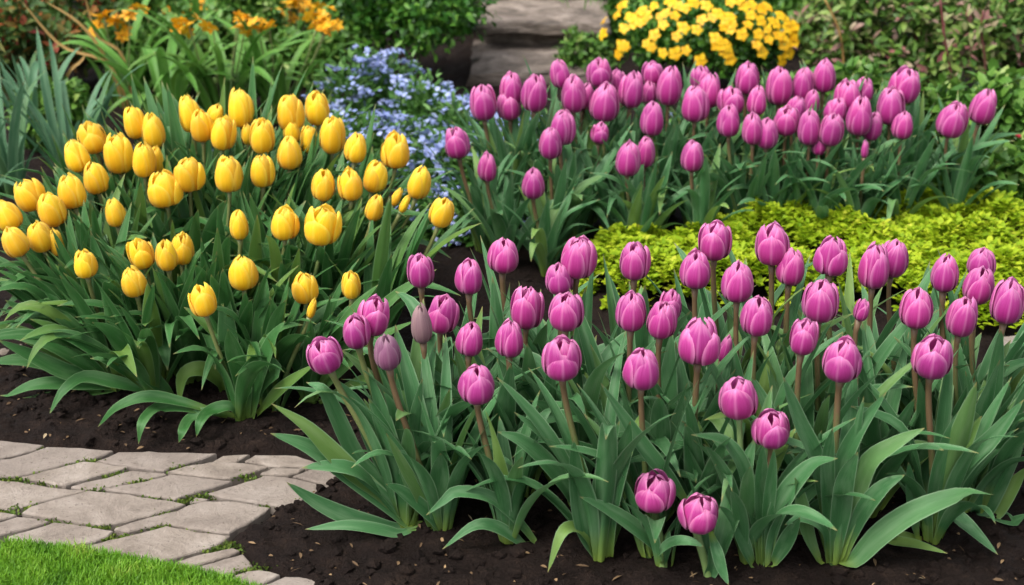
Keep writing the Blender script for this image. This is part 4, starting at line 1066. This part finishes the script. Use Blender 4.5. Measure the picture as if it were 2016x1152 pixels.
# blue forget-me-nots: each plant a mound of small leaves with clusters of tiny flowers on top
def floret_cluster():
    ps, ds, ns = [], [], []
    for i in range(9):
        c = np.array((R.gauss(0, .011), R.gauss(0, .011), R.uniform(-.004, .006)))
        ax = nrm(np.array((R.uniform(-.5, .5), R.uniform(-.8, .2), 1)))
        e1 = nrm(np.cross(ax, (1, .1, 0))); e2 = np.cross(ax, e1)
        for k in range(5):
            a = k * 2 * PI / 5
            dd = math.cos(a) * e1 + math.sin(a) * e2
            ps.append(c + dd * .0004); ds.append(dd); ns.append(ax)
    return leafcloud('flower_cluster', np.array(ps), np.array(ds), np.array(ns), .0068, .0030, M['blue'], fold=.1, bend=.05, rnd=np.repeat(RG.random(9), 5))
FC = [floret_cluster() for _ in range(5)]
FM = [(700, 262, .12, .21, 'blue forget-me-not plant beside the lily clump, highest of the blue drift'), (770, 255, .12, .20, 'blue forget-me-not plant in front of the dark bush'), (835, 285, .12, .17, 'blue forget-me-not plant in the middle of the blue drift'),
      (905, 310, .12, .15, 'blue forget-me-not plant left of the leftmost tall purple rear tulip'), (700, 345, .12, .15, 'blue forget-me-not plant behind the upper right yellow tulips'), (790, 350, .12, .14, 'blue forget-me-not plant behind the squarish yellow tulip'),
      (870, 375, .11, .12, 'blue forget-me-not plant left of the lone low purple rear tulip'), (960, 380, .12, .12, 'blue forget-me-not plant around the stems of the leftmost rear tulips'), (1040, 330, .12, .13, 'blue forget-me-not plant behind the first tall rear tulips'),
      (1160, 320, .12, .10, 'blue forget-me-not plant seen through the rear tulip stems'), (1330, 330, .12, .10, 'pale blue forget-me-not plant deep among the rear tulip stems'), (950, 470, .10, .09, 'low blue forget-me-not plant beneath the left end of the rear bed'), (860, 460, .09, .09, 'low leafy forget-me-not plant right of the yellow tulips'), (360, 340, .10, .14, 'blue forget-me-not plant glimpsed between the yellow tulips')]
for (x, y, rad, hgt, lab) in FM:
    B = gnd(x, y)
    root = thing('forget_me_not', B, lab, 'flower plant', 'blue forget-me-nots between the beds')
    n = 1100
    d = rdir(n); d[:, 2] = abs(d[:, 2])
    rr = (RG.random(n) ** .4)[:, None]
    pos = d * rr * np.array((rad, rad * .9, hgt)) * (1 + .18 * np.sin(d[:, :1] * 9 + x) * np.cos(d[:, 1:2] * 8))
    pos[:, 2] += .008
    dd = nrm(d + rdir(n) * .8 + (0, 0, .3))
    link('foliage', leafcloud('foliage', pos, dd, rdir(n) * .6 + (0, 0, 1.), RG.uniform(.018, .036, n), RG.uniform(.004, .0075, n), M['herb']), root)
    for i in range(R.randint(38, 46) if hgt > .11 else 20):
        v = rdir(1)[0]; v[2] = abs(v[2]) * .9 + .12; v[1] = v[1] * .8 - .2; v = nrm(v)
        p = v * np.array((rad, rad * .9, hgt)) * R.uniform(.95, 1.14) + np.array((0, 0, .014))
        f = link('flower_cluster', R.choice(FC), root, p)
        f.rotation_euler = (R.uniform(-.2, .5), R.uniform(-.4, .4), R.random() * 6); s = R.uniform(.75, 1.25); f.scale = (s, s, s)

# rough stone steps climbing beyond the beds
m, nt, b, out = new_mat('step_stone')
geo = nd(nt, 'ShaderNodeNewGeometry').outputs['Position']
n1 = noise_tex(nt, mapping(nt, geo, (4, 4, 22)), 2.2, 6, .65, .8); n2 = noise_tex(nt, geo, 60, 4, .7)
c = ramp(nt, n1, [(.32, (.05, .038, .03)), (.5, (.17, .135, .11)), (.66, (.31, .255, .215))])
c = mix(nt, ramp(nt, n2, [(.5, (0, 0, 0)), (.75, (.6, .6, .6))]), c, (.09, .075, .05))
nt.links.new(c, b.inputs['Base Color']); b.inputs['Roughness'].default_value = .9
bump(nt, mth(nt, 'ADD', n1, mth(nt, 'MULTIPLY', n2, .4)), .8, .02, b)
M['step'] = m
S0 = gnd(1030, 172)
root = thing('stone_steps', S0, 'rough brown stone steps climbing between the dark bush and the gold bush', 'steps')
def slab(x0, x1, y0, y1, z0, z1, seed):
    nx, ny, nzz = 26, 14, 5
    bm = bmesh.new()
    bmesh.ops.create_cube(bm, size=1.0)
    bmesh.ops.subdivide_edges(bm, edges=bm.edges[:], cuts=9, use_grid_fill=True)
    for v in bm.verts:
        c_ = Vector((lerp(x0, x1, v.co.x + .5), lerp(y0, y1, v.co.y + .5), lerp(z0, z1, v.co.z + .5)))
        q_ = Vector((c_.x * 9 + seed, c_.y * 9, c_.z * 16))
        c_ += Vector((mnoise.noise(q_), mnoise.noise(q_ + Vector((5, 1, 2))), .55 * mnoise.noise(q_ + Vector((1, 7, 3))))) * .022
        e = max(abs(v.co.x), abs(v.co.y)) > .49 and v.co.z > .49
        if e: c_.z -= .012
        v.co = c_
    me = bpy.data.meshes.new('step')
    bm.to_mesh(me); bm.free()
    me.polygons.foreach_set('use_smooth', np.ones(len(me.polygons), bool))
    me.materials.append(M['step'])
    return link('step', me, root)
slab(-.17, .27, -.02, .50, -.05, .060, 1.0)
slab(-.13, .25, .36, .80, .050, .112, 4.0)
slab(-.16, .30, .30, .78, .110, .150, 9.0)
slab(-.10, .30, .74, 1.2, .140, .205, 14.0)
slab(-.13, .36, .68, 1.25, .203, .245, 19.0)

# plants around the steps, shrubs at the right, rusty leaves at the left, and the farther planting
shrub('leafy_plant', 'small light green leafy plant with a red bud beside the steps', 'plant', gnd(1165, 165), (.10, .10, .10), .09, 900, .026, .007, M['ivy'], nblob=8)[0]
rb = gnd(1115, 150)
tr_, B = strap('grass_tuft', 'thin green grass tuft arching over the steps', 'plant', (1140, 95), 14, (.2, .42), (.0025, .004), 'leaf_strap', None, (40, 130), spreadr=.03)
root = thing('red_flower', rb, 'single dark red flower in front of the steps', 'flower')
P = at_y(1113, 104, rb[1]) - rb
V, F, uv = tube(spline([(0, 0, 0), P * .5 + (.004, 0, 0), P], 6), .002, .0015, 5); link('stem', mesh('stem', V, F, M['stem_green'], uv), root)
f = link('flower', flower_mesh('flower', 7, .016, .006, M['redpet'], .6), root, P)
G3 = 'leafy plants at the right edge'
for (x, y, rx, rz, nl, lab) in [(1690, 330, .14, .16, 2200, 'green leafy plant behind the right end of the rear tulips'), (1830, 330, .16, .15, 2400, 'green leafy plant just left of the two lone right tulips'), (1965, 345, .16, .15, 2400, 'green leafy plant right behind the tilted far right tulip'), (1930, 430, .12, .10, 1400, 'low dark leafy plant in front of the right end of the rear bed'), (2060, 420, .14, .14, 1500, 'leafy green plant at the right edge above the yellow green foliage'), (1560, 300, .12, .12, 1500, 'green leafy plant below the gold bush')]:
    shrub('leafy_plant', lab, 'plant', gnd(x, y), (rx, rx * .8, rz), rz * .75, nl, .042, .014, M['ivy'], G3, nblob=12, shell=.7)
G4 = 'mixed pinkish shrubs at the upper right'
for (x, y, rx, rz, lab) in [(1650, 190, .20, .22, 'loose shrub with pale pinkish leaves right of the gold bush'), (1800, 205, .22, .22, 'loose pinkish green shrub in the middle of the upper right'), (1950, 200, .22, .25, 'loose green and red shrub in the upper right corner'), (1720, 70, .26, .26, 'far loose shrub with faded leaves behind the pinkish ones'), (1930, 60, .28, .28, 'far loose shrub at the top right corner')]:
    r_, bl = shrub('mixed_shrub', lab, 'shrub', gnd(x, y), (rx, rx * .8, rz), rz * .85, 2800, .036, .0085, M['mix'], G4, 'stem_red', 10, up=.1, nblob=20, shell=.8)
G5 = 'red stems at the upper right'
for pts, lab in [([(1880, 190), (1862, 90), (1850, -10)], 'tall dark red stem left of the upper right corner'), ([(1940, 130), (1932, 60), (1936, 20)], 'short dark red stem near the upper right corner'), ([(1660, 110), (1648, 50), (1622, -5)], 'pale tan stem right of the gold bush')]:
    B = gnd(pts[0][0], pts[0][1] + 110)
    root = thing('bare_stem', B, lab, 'stem', None)
    P = [np.zeros(3)] + [at_y(x, y, B[1]) - B for x, y in pts]
    V, F, uv = tube(spline(P, 12), .0042, .003, 6); link('stem', mesh('stem', V, F, M['leaf_dry' if 'tan' in lab else 'stem_red'], uv), root)
    for k in range(7):
        p = spline(P, 12)[3 + k]
        n_ = 4
        link('leaf_tuft', leafcloud('leaf_tuft', np.tile(p, (n_, 1)), rdir(n_) + (0, 0, .3), rdir(n_) + (0, 0, 1.), .04, .009, M['mix'], rnd=RG.uniform(.6, 1, n_)), root)
G6 = 'pink buds at the right'
for (x, y, lab) in [(2008, 273, 'bright pink bud at the right edge beside the far right tulip'), (1708, 55, 'small magenta flower among the pinkish shrubs'), (1980, 105, 'small red bud in the upper right corner')]:
    B = gnd(x, y + 90); P = at_y(x, y, B[1] - .06) - B
    root = thing('pink_flower', B, lab, 'flower', None)
    V, F, uv = tube(spline([(0, 0, 0), P * np.array((.3, .3, .6)), P], 6), .002, .0015, 5); link('stem', mesh('stem', V, F, M['stem_green'], uv), root)
    link('flower', flower_mesh('flower', 8, .016, .0055, M['redpet'], .8), root, P)
G7 = 'rusty leaved shrubs at the upper left'
for (x, y, rx, rz, lab) in [(30, 215, .20, .20, 'shrub with rusty red leaves in the upper left corner'), (150, 170, .20, .20, 'shrub with rusty brown leaves behind the dry stalks'), (60, 60, .28, .24, 'far dark rusty shrub at the upper left')]:
    shrub('rusty_shrub', lab, 'shrub', gnd(x, y), (rx, rx * .8, rz), rz * .85, 2300, .040, .010, M['rust'], G7, nb=8, nblob=16, shell=.8)
G8 = 'dry stalks at the upper left'
for pts, lab in [([(215, 130), (120, 90), (40, 0)], 'long dry yellow stalk leaning left, lower one of the pair'), ([(215, 130), (160, 50), (85, 0)], 'long dry orange stalk leaning left above its twin'), ([(130, 160), (160, 120), (168, 108)], 'short dry pale stalk over the bluish clump'), ([(240, 110), (190, 70), (165, -15)], 'upright dry tan stalk by the lily clump')]:
    B = gnd(pts[0][0] + 20, pts[0][1] + 120)
    P = [at_y(x, y, B[1] - .02) for x, y in pts]
    P = [np.array((P[0][0] + (P[0][0] - P[-1][0]) * .25, P[0][1], 0.0))] + P
    S = spline(P, 14); root = thing('dry_stalk', B, lab, 'stalk', None)
    geo = ribbon(S, np.tile((.2, -.7, .6), (14, 1)), .0048, .8, .03, 0, True)
    add_leaf(root, geo, M['leaf_dry'], 'blade')
G9 = 'dark shrubs along the back'
for i, (x, y, r_, lab) in enumerate([(-2.1, 6.0, .5, 'dark shrub at the back, far left'), (-1.2, 6.4, .55, 'dark shrub at the back behind the rusty leaves'), (-.35, 6.6, .5, 'dark shrub at the back behind the round bush'), (.65, 6.6, .5, 'dark shrub at the back beyond the gold bush'), (1.5, 6.3, .55, 'dark shrub at the back behind the pinkish shrubs'), (2.4, 6.0, .5, 'dark shrub at the back, far right')]):
    shrub('dark_shrub', lab, 'shrub', (x, y, 0), (r_, r_ * .7, r_ * .85), r_ * .75, 5000, .05, .016, M['dark'], G9, nblob=24)
for (x, y, rx, rz, lab) in [(300, 60, .22, .18, 'leafy green plant behind the lilies'), (440, 150, .24, .16, 'low leafy green plant among the lily clumps'), (520, 30, .24, .16, 'leafy green plant at the top behind the orange flowers'), (620, 170, .16, .12, 'low leafy plant between the lilies and the blue flowers'), (300, 190, .2, .14, 'low leafy plant under the left lily clump'), (90, 290, .18, .10, 'low leafy plant between the bluish strap clumps'), (640, 75, .2, .18, 'leafy dark plant between the lilies and the round bush'), (1060, 18, .20, .16, 'leafy green plant above the steps'), (1530, 110, .18, .16, 'leafy green plant at the right foot of the gold bush'), (1230, 100, .12, .12, 'leafy green plant at the left foot of the gold bush')]:
    shrub('leafy_plant', lab, 'plant', gnd(x, y), (rx, rx * .8, rz), rz * .8, 2200, .034, .010, M['ivy'], None, nblob=12, shell=.7)
# pale stones and dry leaves at the far left behind the yellow clump
for (x, y, s, lab) in [(14, 672, .016, 'pale rounded stone at the left edge below the yellow tulips'), (40, 690, .011, 'small pale stone at the left edge, the right one of two'), (8, 700, .013, 'flat buff stone at the left edge nearest the soil')]:
    bm = bmesh.new(); bmesh.ops.create_icosphere(bm, subdivisions=3, radius=1.0)
    for v in bm.verts: v.co = v.co * (1 + .18 * mnoise.noise(v.co * 1.7 + Vector((x, y, 0)))) * s; v.co.z *= .6
    me = bpy.data.meshes.new('pebble'); bm.to_mesh(me); bm.free()
    me.polygons.foreach_set('use_smooth', np.ones(len(me.polygons), bool)); me.materials.append(M['stone'])
    B = gnd(x, y); tag(link('pebble', me, None, B + np.array((0, 0, s * .4))), lab, 'stone')
